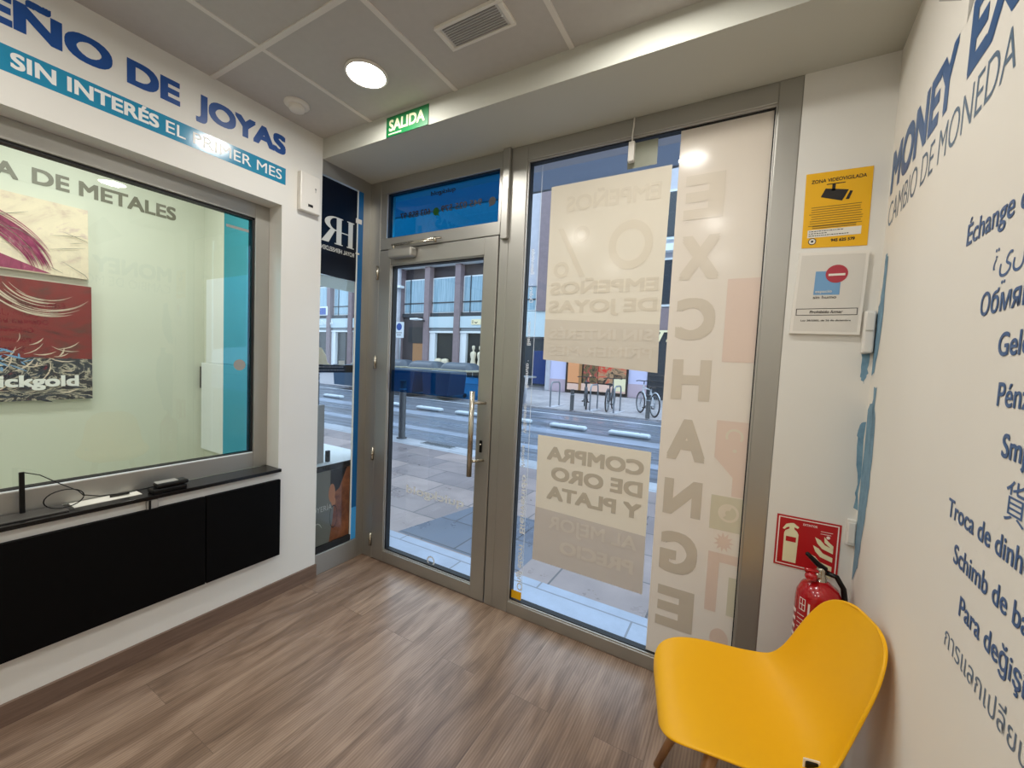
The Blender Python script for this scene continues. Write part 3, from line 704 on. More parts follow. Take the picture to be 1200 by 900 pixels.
for c, z, h_, m_ in (('H', 1.275, .180, 'fl_tall2'), ('C', 1.543, .180, 'fl_tall2'), ('X', 1.805, .190, 'fl_tall3'), ('E', 2.065, .190, 'fl_tall3')): tline(t, m_, fgm, c, -2.128, z, h_, .158, D_, bold=.045)
leaf = []
for i in range(22):
    a = 2 * PI * i / 22; rr = .040 if i % 2 == 0 else .022; leaf.append((2.225 + rr * math.cos(a), .675 + rr * 1.1 * math.sin(a)))
def rc(u0, u1, v0, v1): return [(u0, v0), (u1, v0), (u1, v1), (u0, v1)]
for pts_ in (rc(2.165, 2.289, 1.45, 1.80), [(2.165, 1.20), (2.289, 1.20), (2.289, .88), (2.240, .88), (2.240, .96), (2.165, 1.04)], [(2.17, .36), (2.215, .36), (2.215, .585), (2.290, .585), (2.290, .625), (2.17, .625)], ell(2.235, .245, .036, .048), rc(2.18, 2.290, .08, .135)):
    obj('pink_shape', poly(bmn(), fg, pts_, .001), 'fl_pink', t)
obj('leaf_shape', poly(bmn(), fg, leaf, .001), 'fl_pink', t)
for pts_ in (rc(2.165, 2.290, .725, .875), rc(2.255, 2.289, .36, .53)): obj('green_shape', poly(bmn(), fg, pts_, .001), 'fl_green', t)
bm = ring(bmn(), fg, 2.235, .805, .030, .040, .0015, 24); ring(bm, fg, 2.235, .805, .012, .03, .0015, 12, 1.2, 4.0); ring(bm, fg, 2.235, 1.135, .024, .034, .0015, 20, -.6, 3.6); poly(bm, fg, ell(2.24, 1.075, .008), .0015)
obj('round_symbols', bm, 'fl_mid', t)
t = thing('lettered_strip', 'narrow clear strip with upright white lettering on the left edge of the big window', 'lettering', (1.24, YG, .09))
tline(t, 'fl_white', fgm, 'Bienvenido', -1.232, .46, .034, .33, .001, bold=.02, rot=True); tline(t, 'fl_white', fgm, 'Ongi etorri', -1.232, .135, .034, .26, .001, bold=.02, rot=True)
for s_, z in (('Welcome · ', .83), ('Willkommen · ', 1.02), ('Benvenuto · ', 1.27), ('Bienvenue · ', 1.50), ('Dobro · ', 1.73), ('Bem-vindo', 1.88)): tline(t, 'fl_white', fgm, s_, -1.222, z, .022, None, .001, bold=.012, rot=True)
obj('film_edge', B(1.262, 1.2645, YG - .0045, YG - .0035, .09, 2.44), 'fl_white', t)
obj('yellow_block', rect(bmn(), fg, 1.200, 1.262, .082, .128, .001), 'yellow', t)
t = thing('contact_sensor', 'small white sensor hanging on a cable at the top of the big window', 'sensor', (1.73, 0, 2.35))
obj('sensor_body', B(1.718, 1.746, -.016, .010, 2.352, 2.442, .004), 'plastic_w', t)
obj('cable', T([(1.732, -.004, 2.44), (1.732, -.005, 2.48), (1.735, -.006, 2.51), (1.736, -.004, 2.551)], .004, seg=8), 'plastic_w', t, True)
tag(obj('backing_patch', rect(bmn(), fg, 1.708, 1.842, 2.335, 2.45, .001), 'patch_grey'), 'greyish green square patch on the glass behind the hanging sensor', 'sticker')

# ------------------------------------------------------------------ right part of the front wall: signs
t = thing('surveillance_sign', 'yellow video surveillance sign with a camera pictogram, upper right wall', 'sign', (2.505, 0, 1.895))
obj('plate', poly(bmn(), FF, [(2.409, 1.897), (2.604, 1.890), (2.602, 2.170), (2.405, 2.174)], .002, .002), 'yellow', t)
tline(t, 'ink', FF, 'ZONA VIDEOVIGILADA', 2.423, 2.135, .013, .162, .0025, bold=.01); tline(t, 'ink', FF, '945 625 579', 2.497, 1.913, .011, .070, .0025, bold=.03)
bm = poly(bmn(), FF, [(2.455, 2.082), (2.468, 2.112), (2.537, 2.098), (2.520, 2.060)], .0026); poly(bm, FF, [(2.530, 2.064), (2.541, 2.094), (2.549, 2.091), (2.540, 2.063)], .0026)
rect(bm, FF, 2.487, 2.497, 2.10, 2.127, .0026); rect(bm, FF, 2.470, 2.525, 2.1245, 2.1275, .0026)
obj('camera_pictogram', bm, 'ink', t)
bm = bmn(); R_ = random.Random(5)
for k in range(9):
    z = 2.045 - .0085 * k; rect(bm, FF, 2.424 + R_.uniform(0, .008), 2.585 - R_.uniform(0, .01), z - .0012, z + .0012, .0025)
for z in (1.975, 1.968): rect(bm, FF, 2.437, 2.567, z - .0016, z + .0016, .0025)
obj('print_line', bm, 'ink_soft', t)
bm = rect(bmn(), FF, 2.424, 2.583, 1.933, 1.962, .0026); poly(bm, FF, ell(2.4405, 1.919, .0105), .0026); obj('white_label', bm, 'paper', t)
bm = bmn(); ring(bm, FF, 2.4405, 1.919, .010, .0125, .003, 20); poly(bm, FF, ell(2.4405, 1.919, .004, n=12), .003)
for z, a in ((1.956, .10), (1.948, .05), (1.940, .12)):
    u = 2.428
    while u < 2.428 + a: q = R_.uniform(.003, .008); rect(bm, FF, u, u + q, z - .0014, z + .0014, .003); u += q + .002
obj('handwriting', bm, 'ink', t)
t = thing('no_smoking_sign', 'white framed no smoking notice below the yellow sign', 'sign', (2.50, 0, 1.567))
bm = bmn(); q = [(2.392, 1.570), (2.604, 1.566), (2.611, 1.868), (2.403, 1.876)]
obj('frame', poly(bmn(), FF, q, .016, .016), 'plastic_w', t)
obj('paper', poly(bmn(), FF, [(2.402, 1.580), (2.595, 1.577), (2.601, 1.858), (2.412, 1.865)], .0165), 'paper_grey', t)
obj('blue_square', poly(bmn(), FF, [(2.457, 1.715), (2.535, 1.713), (2.536, 1.800), (2.459, 1.802)], .017), 'sky_blue', t)
bm = poly(bmn(), FF, ell(2.522, 1.790, .033), .0175); obj('red_disc', bm, 'print_red', t)
bm = poly(bmn(), FF, [(2.498, 1.783), (2.547, 1.783), (2.547, 1.791), (2.498, 1.791)], .018); text(bm, FF, 'espacio', 2.462, 1.722, .010, .05, .018, bold=.01); obj('white_print', bm, 'paper', t)
tline(t, 'ink', FF, 'sin humo', 2.457, 1.700, .011, .070, .017, bold=.005)
obj('text_box', rframe(bmn(), FF, 2.408, 2.592, 1.638, 1.664, .0022, .017), 'ink', t)
tline(t, 'ink', FF, 'Prohibido fumar', 2.50, 1.646, .010, .10, .0175, bold=.01, shear=.2, align='C'); tline(t, 'ink', FF, 'Ley 28/2005, de 26 de diciembre', 2.50, 1.616, .006, .15, .017, align='C', bold=.01)
t = thing('fire_sign', 'red fire extinguisher sign on the wall above the extinguisher', 'sign', (2.508, 0, .65))
obj('plate', rect(bmn(), FF, 2.406, 2.609, .651, .854, .003, .003), 'red_sign', t)
obj('border', rframe(bmn(), FF, 2.412, 2.603, .657, .848, .004, .0034), 'sign_white', t)
bm = poly(bmn(), FF, [(2.434, .670), (2.478, .670), (2.480, .785), (2.474, .797), (2.465, .804), (2.465, .812), (2.476, .808), (2.480, .815), (2.462, .828), (2.452, .826), (2.438, .820), (2.427, .800), (2.433, .797), (2.442, .808), (2.449, .810), (2.449, .803), (2.437, .794), (2.433, .784)], .0034)
obj('extinguisher_symbol', bm, 'sign_cream', t)
obj('symbol_label', rect(bmn(), FF, 2.440, 2.473, .752, .772, .0038), 'red_sign', t)
bm = bmn()
for k, (u0, v0) in enumerate(((2.532, .790), (2.528, .757), (2.520, .722), (2.546, .690))):
    pts = [(u0, v0), (u0 + .008, v0 - .022), (u0 + .024, v0 - .040), (2.590, v0 - .052), (2.590, v0 - .034), (u0 + .032, v0 - .024), (u0 + .018, v0 - .008)]
    poly(bm, FF, pts, .0034)
poly(bm, FF, [(2.560, .798), (2.562, .776), (2.590, .752), (2.590, .768), (2.574, .782)], .0034)
obj('flame_symbol', bm, 'sign_cream', t)
bm = bmn(); text(bm, FF, 'EXTINTOR', 2.492, .826, .008, .045, .0034, bold=.02); rect(bm, FF, 2.548, 2.585, .815, .817, .0034); rect(bm, FF, 2.548, 2.580, .806, .808, .0034); poly(bm, FF, ell(2.572, .797, .006, n=12), .0034)
obj('small_print', bm, 'sign_white', t)
t = thing('door_phone', 'small white wall box on the front wall in the corner right of the framed notice', 'switch', (2.628, 0, 1.505))
obj('case', B(2.612, 2.644, -.030, 0, 1.500, 1.652, .006), 'plastic_w', t)
obj('cover', B(2.615, 2.641, -.034, -.028, 1.580, 1.645, .003), 'plastic_w', t)
t = thing('junction_box', 'small white box low in the corner beside the red fire sign', 'switch', (2.634, 0, .80))
obj('case', B(2.622, 2.648, -.018, 0, .790, .886, .003), 'plastic_w', t)
obj('cover', B(2.625, 2.645, -.021, -.017, .80, .876, .002), 'plastic_w', t)
# peeled paint in the corner
def jag(rng, pts, amp=.004, n=5):
    out = []
    for (a, b) in zip(pts, pts[1:] + pts[:1]):
        for i in range(n): s_ = i / n; out.append((a[0] + (b[0] - a[0]) * s_ + rng.uniform(-amp, amp), a[1] + (b[1] - a[1]) * s_ + rng.uniform(-amp, amp)))
    return out
R_ = random.Random(11)
bm = bmn(); poly(bm, FR, jag(R_, [(.012, 1.42), (.06, 1.43), (.11, 1.60), (.10, 1.82), (.06, 1.84), (.045, 1.70), (.012, 1.64)], .006), .0008)
poly(bm, FR, jag(R_, [(.075, 1.38), (.12, 1.38), (.12, 1.16), (.105, 1.16)], .004), .0008)
tag(obj('peeled_paint', bm, 'peel'), 'upper patch of old blue paint showing through the corner of the right wall', 'peeled paint')
bm = bmn(); poly(bm, FR, jag(R_, [(.012, 1.30), (.09, 1.335), (.15, 1.28), (.16, 1.05), (.13, .90), (.10, .74), (.02, .66), (.012, .9)], .006), .0008)
poly(bm, FF, jag(R_, [(2.648, 1.25), (2.632, 1.24), (2.628, 1.19), (2.640, 1.02), (2.638, .93), (2.648, .92)], .003), .0008)
tag(obj('peeled_paint', bm, 'peel'), 'lower, longer patch of old blue paint in the corner above the chair', 'peeled paint')
bm = poly(bmn(), FF, jag(R_, [(2.620, 1.50), (2.640, 1.50), (2.641, 1.43), (2.630, 1.39), (2.618, 1.42)], .003), .0008)
tag(obj('peeled_paint', bm, 'peel'), 'small blue patch of bare paint just under the white wall box', 'peeled paint')

# ------------------------------------------------------------------ right wall lettering
def wl(body, u, v, cap, m, label, **k): tag(obj('wall_lettering', text(bmn(), FR, body, u, v, cap, **k), m), label, 'lettering', 'lettering on the right wall')
bm = text(bmn(), FR, 'MONEY', .027, 2.046, .145, .592, bold=.04); text(bm, FR, 'EXCHANGE', .692, 2.046, .155, 1.0, bold=.04)
tag(obj('wall_lettering', bm, 'blue_txt'), 'big bold blue capitals, top line on the right wall', 'lettering', 'lettering on the right wall')
wl('CAMBIO DE MONEDA', .037, 1.933, .082, 'blue_thin', 'thin grey blue capitals under the big bold line on the right wall', width=.885, bold=-.006)
wl('Échange de devises', .794, 1.675, .041, 'blue_txt', 'French line in blue, first of the small lines on the right wall', bold=.012)
wl('ةيلمع ليوحت', .925, 1.597, .040, 'blue_txt', 'blue line in Arabic script on the right wall', bold=.0)
wl('Обмяна на валута', .893, 1.528, .038, 'blue_txt', 'blue line in Cyrillic letters on the right wall', bold=.012)
wl('Geldwechsel', .978, 1.456, .037, 'blue_txt', 'blue line starting with a capital G below the Cyrillic line', bold=.015)
wl('Pénzváltás', .995, 1.378, .037, 'blue_txt', 'blue line starting with a capital P and an accented e, above the S line', bold=.012)
wl('Smjenjivanje novca', 1.028, 1.303, .036, 'blue_txt', 'blue line starting with Sm above the Chinese characters', bold=.02)
wl('貨幣兌換', 1.055, 1.222, .044, 'blue_txt', 'blue line of Chinese characters on the right wall', bold=.0)
wl('Troca de dinheiro', .850, 1.160, .034, 'blue_txt', 'Portuguese line in blue just under the Chinese characters', bold=.012)
wl('Schimb de bani', .898, 1.088, .034, 'blue_txt', 'Romanian line in blue, third line up from the bottom of the right wall', bold=.012)
wl('Para değişimi', .945, 1.013, .034, 'blue_txt', 'Turkish line in blue directly above the Thai line', bold=.012)
wl('การแลกเปลี่ยนเงิน', .898, .934, .034, 'blue_thin', 'lowest line, in Thai script, on the right wall', bold=.0)
bm = poly(bmn(), FR, [(.41, 2.41), (.60, 2.272), (.66, 2.40), (.54, 2.55)], .0006); poly(bm, FR, [(.655, 2.185), (.655, 2.33), (.80, 2.52), (.80, 2.30)], .0006)
tag(obj('wall_emblem', bm, 'grey_logo'), 'grey angular emblem at the top of the right wall', 'emblem')

# ------------------------------------------------------------------ chair
CH_A = math.radians(14)
t = thing('shell_chair', 'yellow plastic shell chair on wooden legs in the right corner', 'chair', (2.338, -.566, 0), rotz=CH_A)
# local axes: -x is the front of the chair, +x its back
prof = [(.262, .392, .09), (.258, .412, .145), (.245, .427, .182), (.215, .434, .206), (.170, .433, .219), (.11, .426, .227), (.04, .416, .231), (-.03, .411, .230), (-.088, .420, .223), (-.128, .440, .213), (-.157, .470, .203), (-.180, .508, .194), (-.199, .553, .187), (-.218, .607, .181), (-.237, .660, .170), (-.250, .705, .152), (-.259, .735, .124), (-.264, .752, .088), (-.266, .758, .044)]
bm = bmn(); NC = 20; grid = []
for i, (f, z, hw) in enumerate(prof):
    row = []; s_ = i / (len(prof) - 1)
    a, b = prof[max(0, i - 1)], prof[min(len(prof) - 1, i + 1)]
    tx, tz = b[0] - a[0], b[1] - a[1]; q = math.hypot(tx, tz); nx, nz = tz / q, -tx / q      # surface normal (up on the seat, forward on the back)
    curl = .008 if i < 3 else (.050 if i < 10 else .055 if i < 15 else .03)
    curl = [0, .002, .006, .014, .024, .032, .038, .040, .040, .040, .042, .044, .044, .042, .038, .032, .022, .014, .010][i]
    for k in range(NC + 1):
        c = -1 + 2 * k / NC; c_ = math.sin(c * PI / 2) * .35 + c * .65
        e = curl * abs(c_) ** 2.2
        row.append(bm.verts.new((-(f + nx * e), c_ * hw * (1.035 if i < 9 else 1.0), z + nz * e)))
    grid.append(row)
for a, b in zip(grid, grid[1:]):
    for k in range(NC): bm.faces.new((a[k], a[k + 1], b[k + 1], b[k]))
bmesh.ops.recalc_face_normals(bm, faces=bm.faces)
sh = obj('shell', bm, 'yellow_chair', t, True)
md = sh.modifiers.new('thickness', 'SOLIDIFY'); md.thickness = .009; md.offset = 0
md = sh.modifiers.new('smooth', 'SUBSURF'); md.levels = 2; md.render_levels = 2
for fx_, sy in ((1, 1), (1, -1), (-1, 1), (-1, -1)):
    top = Vector((-.105 * fx_, .10 * sy, .418)); bot = Vector((-.225 * fx_ if fx_ > 0 else .20, .175 * sy, 0))
    bm = T([top, top.lerp(bot, .5), bot], .0185, seg=14, r1=.0115)
    obj('leg', bm, 'wood_leg', t, True)
bm = bmn(); box(bm, -.13, .13, -.02, .02, .392, .402, .003); box(bm, -.02, .02, -.12, .12, .392, .402, .003)
obj('mount', bm, 'plastic_k', t)

bm = B(.070, .098, -.176, -.164, .428, .462, .004); tg = obj('hanging_tag', bm, 'plastic_k', t)
bm = B(.066, .102, -.172, -.168, .426, .466, .001); obj('tag_edge', bm, 'plastic_w', tg)

# ------------------------------------------------------------------ extinguisher
ex, ey = 2.546, -.088
X = Matrix.Translation((ex, ey, 0))
t = thing('fire_extinguisher', 'red fire extinguisher standing in the corner behind the yellow chair', 'fire extinguisher', (ex, ey, 0))
obj('cylinder', lathe(bmn(), [(0, .05), (.060, .05), (.070, .07), (.071, .58), (.068, .61), (.055, .64), (.030, .658), (.018, .664), (0, .664)], 36, X), 'red', t, True)
obj('base_ring', lathe(bmn(), [(.050, 0), (.072, 0), (.0735, .01), (.0735, .075), (.070, .08), (.055, .08)], 36, X), 'plastic_k', t, True)
bm = lathe(bmn(), [(0, .66), (.020, .66), (.020, .675), (.015, .685), (.015, .700), (.012, .712), (0, .714)], 20, X); v = obj('valve', bm, 'chrome', t, True)
bm = bmn()
pts = [(ex + .012, ey, .705), (ex - .012, ey - .006, .722), (ex - .035, ey - .02, .746), (ex - .05, ey - .03, .762)]
tube(bm, pts, .011, seg=8, r1=.007); obj('lever', bm, 'plastic_k', t, True)
bm = tube(bmn(), [(ex + .012, ey, .692), (ex - .015, ey - .008, .694), (ex - .05, ey - .03, .700)], .008, seg=8); obj('carry_handle', bm, 'red', t, True)
bm = lathe(bmn(), [(0, 0), (.010, 0), (.012, .004), (.010, .010), (0, .010)], 20, Matrix.Translation((ex - .012, ey - .012, .682)) @ Matrix.Rotation(PI / 2, 4, 'X')); obj('pressure_gauge', bm, 'chrome', t, True)
bm = lathe(bmn(), [(0, 0), (.016, .002), (.020, .012), (.016, .024), (0, .028)], 16, Matrix.Translation((ex - .032, ey - .028, .668))); obj('safety_cap', bm, 'red', t, True)
pts = [(ex + .015, ey, .695), (ex + .045, ey - .005, .690), (ex + .066, ey - .01, .655), (ex + .078, ey - .01, .58), (ex + .079, ey - .01, .40), (ex + .078, ey - .012, .20), (ex + .078, ey - .012, .10)]
hs = obj('hose', tube(bmn(), pts, .009, seg=10), 'plastic_k', t, True)
# printed label wrapped on the front of the cylinder
def wrap(bm, a0, a1, z0, z1, r=.0716, n=10):
    prev = None
    for i in range(n + 1):
        a = a0 + (a1 - a0) * i / n; c = (bm.verts.new((ex + r * math.cos(a), ey + r * math.sin(a), z0)), bm.verts.new((ex + r * math.cos(a), ey + r * math.sin(a), z1)))
        if prev: bm.faces.new((prev[0], c[0], c[1], prev[1]))
        prev = c
    return bm
bm = bmn(); a_ = lambda d: math.radians(d)
wrap(bm, a_(238), a_(243), .42, .59, n=2)
for k in range(9): wrap(bm, a_(208), a_(230), .535 - .016 * k, .5375 - .016 * k, n=5)
for z in (.555, .575, .597): wrap(bm, a_(212), a_(230), z, z + .003, n=4)
for z in (.53, .50, .47, .44): wrap(bm, a_(180), a_(200), z, z + .014, n=4)
for a in (212, 221, 229): wrap(bm, a_(a), a_(a + 2), .555, .60, n=2)
obj('printed_label', bm, 'sign_white', t)

# ------------------------------------------------------------------ jeweller's display beyond the side window
t = thing('jeweller_sign', 'glossy black panel with silver monogram in the top of the side window', 'sign', (-.02, -.23, 1.87))
f3 = fx(-.006)
obj('panel', poly(bmn(), f3, [(YE, 1.885), (-.108, 1.885), (-.108, 2.462), (YE, 2.462)], 0, .006), 'hr_panel', t)
f3m = Frame((-.006, 0, 0), (0, -1, 0), (0, 0, 1))
bm = bmn(); e_ = -.0012
rect(bm, f3m, .138, .172, 2.085, 2.250, e_); rect(bm, f3m, .128, .182, 2.085, 2.091, e_ - .0001); rect(bm, f3m, .128, .182, 2.244, 2.250, e_ - .0001)
rect(bm, f3m, .172, .225, 2.162, 2.168, e_); rect(bm, f3m, .222, .258, 2.085, 2.250, e_); rect(bm, f3m, .212, .270, 2.085, 2.091, e_ - .0001); rect(bm, f3m, .212, .258, 2.244, 2.250, e_ - .0001)
bo = ell(.258, 2.207, .082, .043, 20, PI / 2, -PI / 2) + [(.258, 2.164)]; bi = ell(.258, 2.207, .046, .036, 20, PI / 2, -PI / 2) + [(.258, 2.171)]
for p0, p1, q0, q1 in zip(bo, bo[1:], bi, bi[1:]): poly(bm, f3m, [p0, p1, q1, q0], e_)
poly(bm, f3m, [(.268, 2.166), (.300, 2.170), (.362, 2.085), (.312, 2.085)], e_ - .0001)
obj('monogram', bm, 'silver', t)
bm = bmn(); text(bm, f3m, 'ROYAL HEINSELDEN', .125, 2.035, .026, .238, -.0012, bold=.012)
obj('lettering', bm, 'silver', t)
tag(obj('frosted_strip', B(-.020, -.0165, YE, -.108, 1.812, 1.884), 'fascia'), 'pale frosted strip on the side window under the black panel', 'window film')
bm = B(-.26, -.020, YE + .003, -.106, 1.288, 1.298); t = thing('display_shelf', 'dark display shelf with printed front edge across the side window', 'shelf', (-.14, -.23, 1.285))
obj('board', bm, 'poster_grey', t); obj('front_edge', B(-.0195, -.0155, YE, -.105, 1.284, 1.334), 'ink', t)
bm = bmn(); R_ = random.Random(2)
for z in (1.320, 1.300):
    u = YE + .01
    while u < -.175: q = R_.uniform(.006, .02); rect(bm, fx(-.0152), u, u + q, z - .003, z + .003); u += q + .004
obj('print_line', bm, 'plastic_g', t)
t = thing('jewellery_bust', 'beige display bust on the shelf in the side window', 'display stand', (-.14, -.30, 1.298))
obj('bust', lathe(bmn(), [(0, 0), (.075, 0), (.075, .03), (.055, .05), (.048, .09), (.030, .125), (.020, .14), (0, .143)], 20, Matrix.Translation((-.14, -.275, 1.299))), 'beige', t, True)
obj('tray', B(-.23, -.05, -.352, -.19, 1.299, 1.325, .006), 'beige', t)
t = thing('price_card', 'small white card propped on the shelf in the side window', 'card', (-.06, -.15, 1.298))
obj('card', B(-.065, -.060, -.178, -.135, 1.299, 1.360), 'paper', t); obj('easel', B(-.085, -.065, -.16, -.153, 1.299, 1.34), 'plastic_g', t)
t = thing('display_plinth', 'white plinth top with black front edge low in the side window', 'plinth', (-.35, -.1, 0))
obj('top', B(-.62, -.020, YE + .002, .10, .655, .690), 'white_trim', t)
obj('front_edge', B(-.020, -.016, YE, -.104, .655, .691), 'ink', t)
obj('body', B(-.60, -.05, YE + .004, .08, ZP + .035, .655), 'poster_grey', t)
tag(obj('upright_board', B(-.11, -.09, YE + .004, -.255, .691, 1.07), 'plastic_g'), 'upright grey board standing on the white plinth behind the side window', 'board')
tag(obj('card_reader', B(-.10, -.08, -.238, -.212, .691, .765, .003), 'plastic_k'), 'small black box standing on the white plinth', 'device')
t = thing('portrait_poster', 'poster of an ear with a hoop earring in the foot of the side window', 'poster', (-.02, -.23, .178))
f4 = fx(-.019)
obj('print', rect(bmn(), f4, YE, -.104, .178, .651), 'poster_grey', t)
bm = poly(bmn(), f4, [(-.255, .178), (-.104, .178), (-.104, .650), (-.175, .650), (-.215, .54), (-.238, .47), (-.225, .40), (-.232, .32)], .0004); obj('neck', bm, 'skin', t)
bm = poly(bmn(), f4, [(-.252, .650), (-.128, .650), (-.150, .60), (-.185, .52), (-.218, .50), (-.252, .56)], .0008); obj('hair', bm, 'hair', t)
bm = poly(bmn(), f4, ell(-.240, .498, .024, .062), .0012); poly(bm, f4, ell(-.228, .44, .016, .03), .0013); obj('ear', bm, 'skin_l', t)
bm = ring(bmn(), f4, -.226, .34, .070, .076, .0016, 30, sx=.38); obj('hoop_earring', bm, 'hair', t)
bm = text(bmn(), f4, 'JOYERÍA', YE - .03, .395, .034, .155, .002, bold=.0); stroke(bm, f4, [(-.36, .32), (-.34, .325), (-.325, .315), (-.31, .29)], .001, .003, .002); obj('lettering', bm, 'plastic_w', t)

# ------------------------------------------------------------------ the street

struct('ground', B(-60, 40, -1.5, 60, -.6, -.12), 'road_dark')
pv = struct('pavement', B(-40, 20, .44, 2.93, -.3, ZP), 'pave')
struct('threshold_strip', B(-40, 20, .02, .44, -.3, ZP + .004), 'granite')
struct('kerb_strip', B(-40, 20, 2.93, 3.32, -.3, ZP), 'kerb')
struct('road', B(-45, 25, 3.32, 9.62, -.35, ZP - .03), 'road')
struct('far_pavement', B(-45, 25, 9.62, 16.6, -.3, ZP + .02), 'farpave')
tag(obj('road_line', B(-45, 25, 8.75, 8.83, ZP - .031, ZP - .028), 'line'), 'thin white line on the far side of the road', 'road marking')
tag(obj('road_band', B(-45, 25, 5.75, 6.25, ZP - .031, ZP - .0275), 'band_road'), 'broad pale band along the road before the lane separators', 'road marking')
tag(obj('road_band', B(-45, 25, 4.15, 4.45, ZP - .031, ZP - .0275), 'band_road'), 'pale band along the near edge of the road', 'road marking')
# dark wet slabs on the pavement, drain cover
tag(obj('wet_patch', poly(bmn(), Frame((0, 0, ZP + .001), (1, 0, 0), (0, 1, 0)), [(-.12, .46), (1.0, .46), (1.0, 1.35), (.06, 1.35)], 0), 'wet_slab'), 'dark wet slabs on the pavement outside the door', 'stain')
t = thing('drain_grate', 'ribbed drain grating in the kerb beyond the door', 'grate', (-2.03, 3.26, ZP))
obj('frame', B(-2.35, -1.7, 3.14, 3.31, ZP, ZP + .006), 'galv', t)
bm = bmn()
for k in range(12): box(bm, -2.31 + .05 * k, -2.285 + .05 * k, 3.16, 3.29, ZP + .006, ZP + .010)
obj('bars', bm, 'iron', t)
def bollard(x, y, h, label, g=None):
    t = thing('bollard', label, 'bollard', (x, y, ZP), group=g); X = Matrix.Translation((x, y, ZP))
    obj('post', lathe(bmn(), [(0, 0), (.06, 0), (.06, h - .07), (.052, h - .06), (.052, h - .045), (.06, h - .035), (.06, h - .008), (.05, h), (0, h)], 20, X), 'iron', t, True)
    obj('foot_ring', lathe(bmn(), [(.06, 0), (.09, 0), (.088, .015), (.06, .02)], 20, X), 'iron', t, True)
    obj('reflective_band', lathe(bmn(), [(.0605, h - .17), (.0612, h - .17), (.0612, h - .145), (.0605, h - .145)], 20, X), 'galv', t, True)
    return t
bollard(-2.87, 3.24, 1.02, 'dark iron bollard on the near kerb seen through the door glass')
bollard(-5.37, 3.30, 1.00, 'dark iron bollard on the near kerb seen through the side window')
bollard(-2.23, 9.70, .66, 'dark post on the far kerb left of the parked bicycles')
bollard(.02, 9.70, .68, 'dark post on the far kerb in front of the rightmost bicycle')
# lane separators
t = thing('lane_separator', 'x', 'lane separator', (.27, 6.6, ZP - .03), group='pale lane separators on the road')
bm = B(-.43, .43, -.10, .10, 0, .10, .045); bm2 = [v.co.__iadd__(Vector((.27, 6.6, ZP - .03))) for v in bm.verts]
obj('body', bm, 'sep', t, True)
bm = bmn()
for sx in (-.22, .22): lathe(bm, [(0, 0), (.02, 0), (.02, .006), (0, .006)], 10, Matrix.Translation((.27 + sx, 6.6, ZP - .03 + .099)))
obj('bolt', bm, 'galv', t)
t['label'] = 'pale rounded lane separator nearest the tall banner'
names = ['pale rounded lane separator under the left side of the upper poster', 'pale rounded lane separator at the left edge of the big window', 'pale rounded lane separator beside the long door handle', 'pale rounded lane separator in the middle of the door glass', 'pale rounded lane separator directly behind the near bollard', None, 'pale rounded lane separator right of the bollard in the side window', 'pale rounded lane separator at the left edge of the side window']
for k, nm in enumerate(names):
    if nm: copy_thing(t, (.27 - 1.365 * (k + 1), 6.6, ZP - .03), nm)
# waste containers on the far kerb
def container(x0, x1, label):
    t = thing('waste_container', label, 'container', ((x0 + x1) / 2, 10.3, ZP), group='waste containers across the road')
    z0 = ZP + .02
    bm = bmn(); f = Frame((0, 9.85, 0), (1, 0, 0), (0, 0, 1)); poly(bm, f, [(x0 + .12, z0 + .12), (x1 - .12, z0 + .12), (x1 - .03, .93), (x0 + .03, .93)], 0, -.95); obj('body', bm, 'binbody', t)
    obj('rim', B(x0, x1, 9.78, 10.88, .92, .99, .02), 'binrim', t)
    bm = bmn(); rows = []
    for i in range(9):
        a = PI * i / 8; rows.append([bm.verts.new((x0 + .06 + (x1 - x0 - .12) * u + (.10 * math.sin(a)) * (1 - 2 * u), 10.33 - .50 * math.cos(a), .985 + .27 * math.sin(a) ** .8)) for u in (0, .08, .5, .92, 1)])
    for a, b in zip(rows, rows[1:]):
        for k in range(4): bm.faces.new((a[k], a[k + 1], b[k + 1], b[k]))
    bm.faces.new([r[0] for r in rows]); bm.faces.new([r[4] for r in reversed(rows)])
    obj('lid', bm, 'binlid', t, True)
    for sx in (x0 + .2, x1 - .2):
        bm = T([(sx, 9.98, z0 + .08), (sx + .05, 9.98, z0 + .08)], .08, seg=14); obj('wheel', bm, 'tyre', t)
container(-12.50, -11.18, 'leftmost of the waste containers seen through the door')
container(-10.88, -9.56, 'second waste container from the left seen through the door')
container(-9.26, -7.94, 'third waste container from the left, middle of the door glass')
container(-7.64, -6.32, 'waste container nearest the door handle')
t = thing('litter_bin', 'dark bin beside a pale post at the left edge of the big window', 'bin', (-4.35, 10.3, ZP + .02))
bm = bmn(); f = Frame((0, 10.05, 0), (1, 0, 0), (0, 0, 1)); poly(bm, f, [(-4.75, 0), (-4.02, 0), (-3.95, .86), (-4.8, .86)], 0, -.5); obj('body', bm, 'tyre', t)
obj('lid', B(-4.84, -3.92, 10.0, 10.6, .86, .92, .02), 'galv', t)
tag(obj('kerb_post', T([(-3.90, 9.72, -.01), (-3.84, 9.72, .92)], .05, seg=12), 'stone_pale', smooth=True), 'pale leaning post in front of the dark bin', 'post')
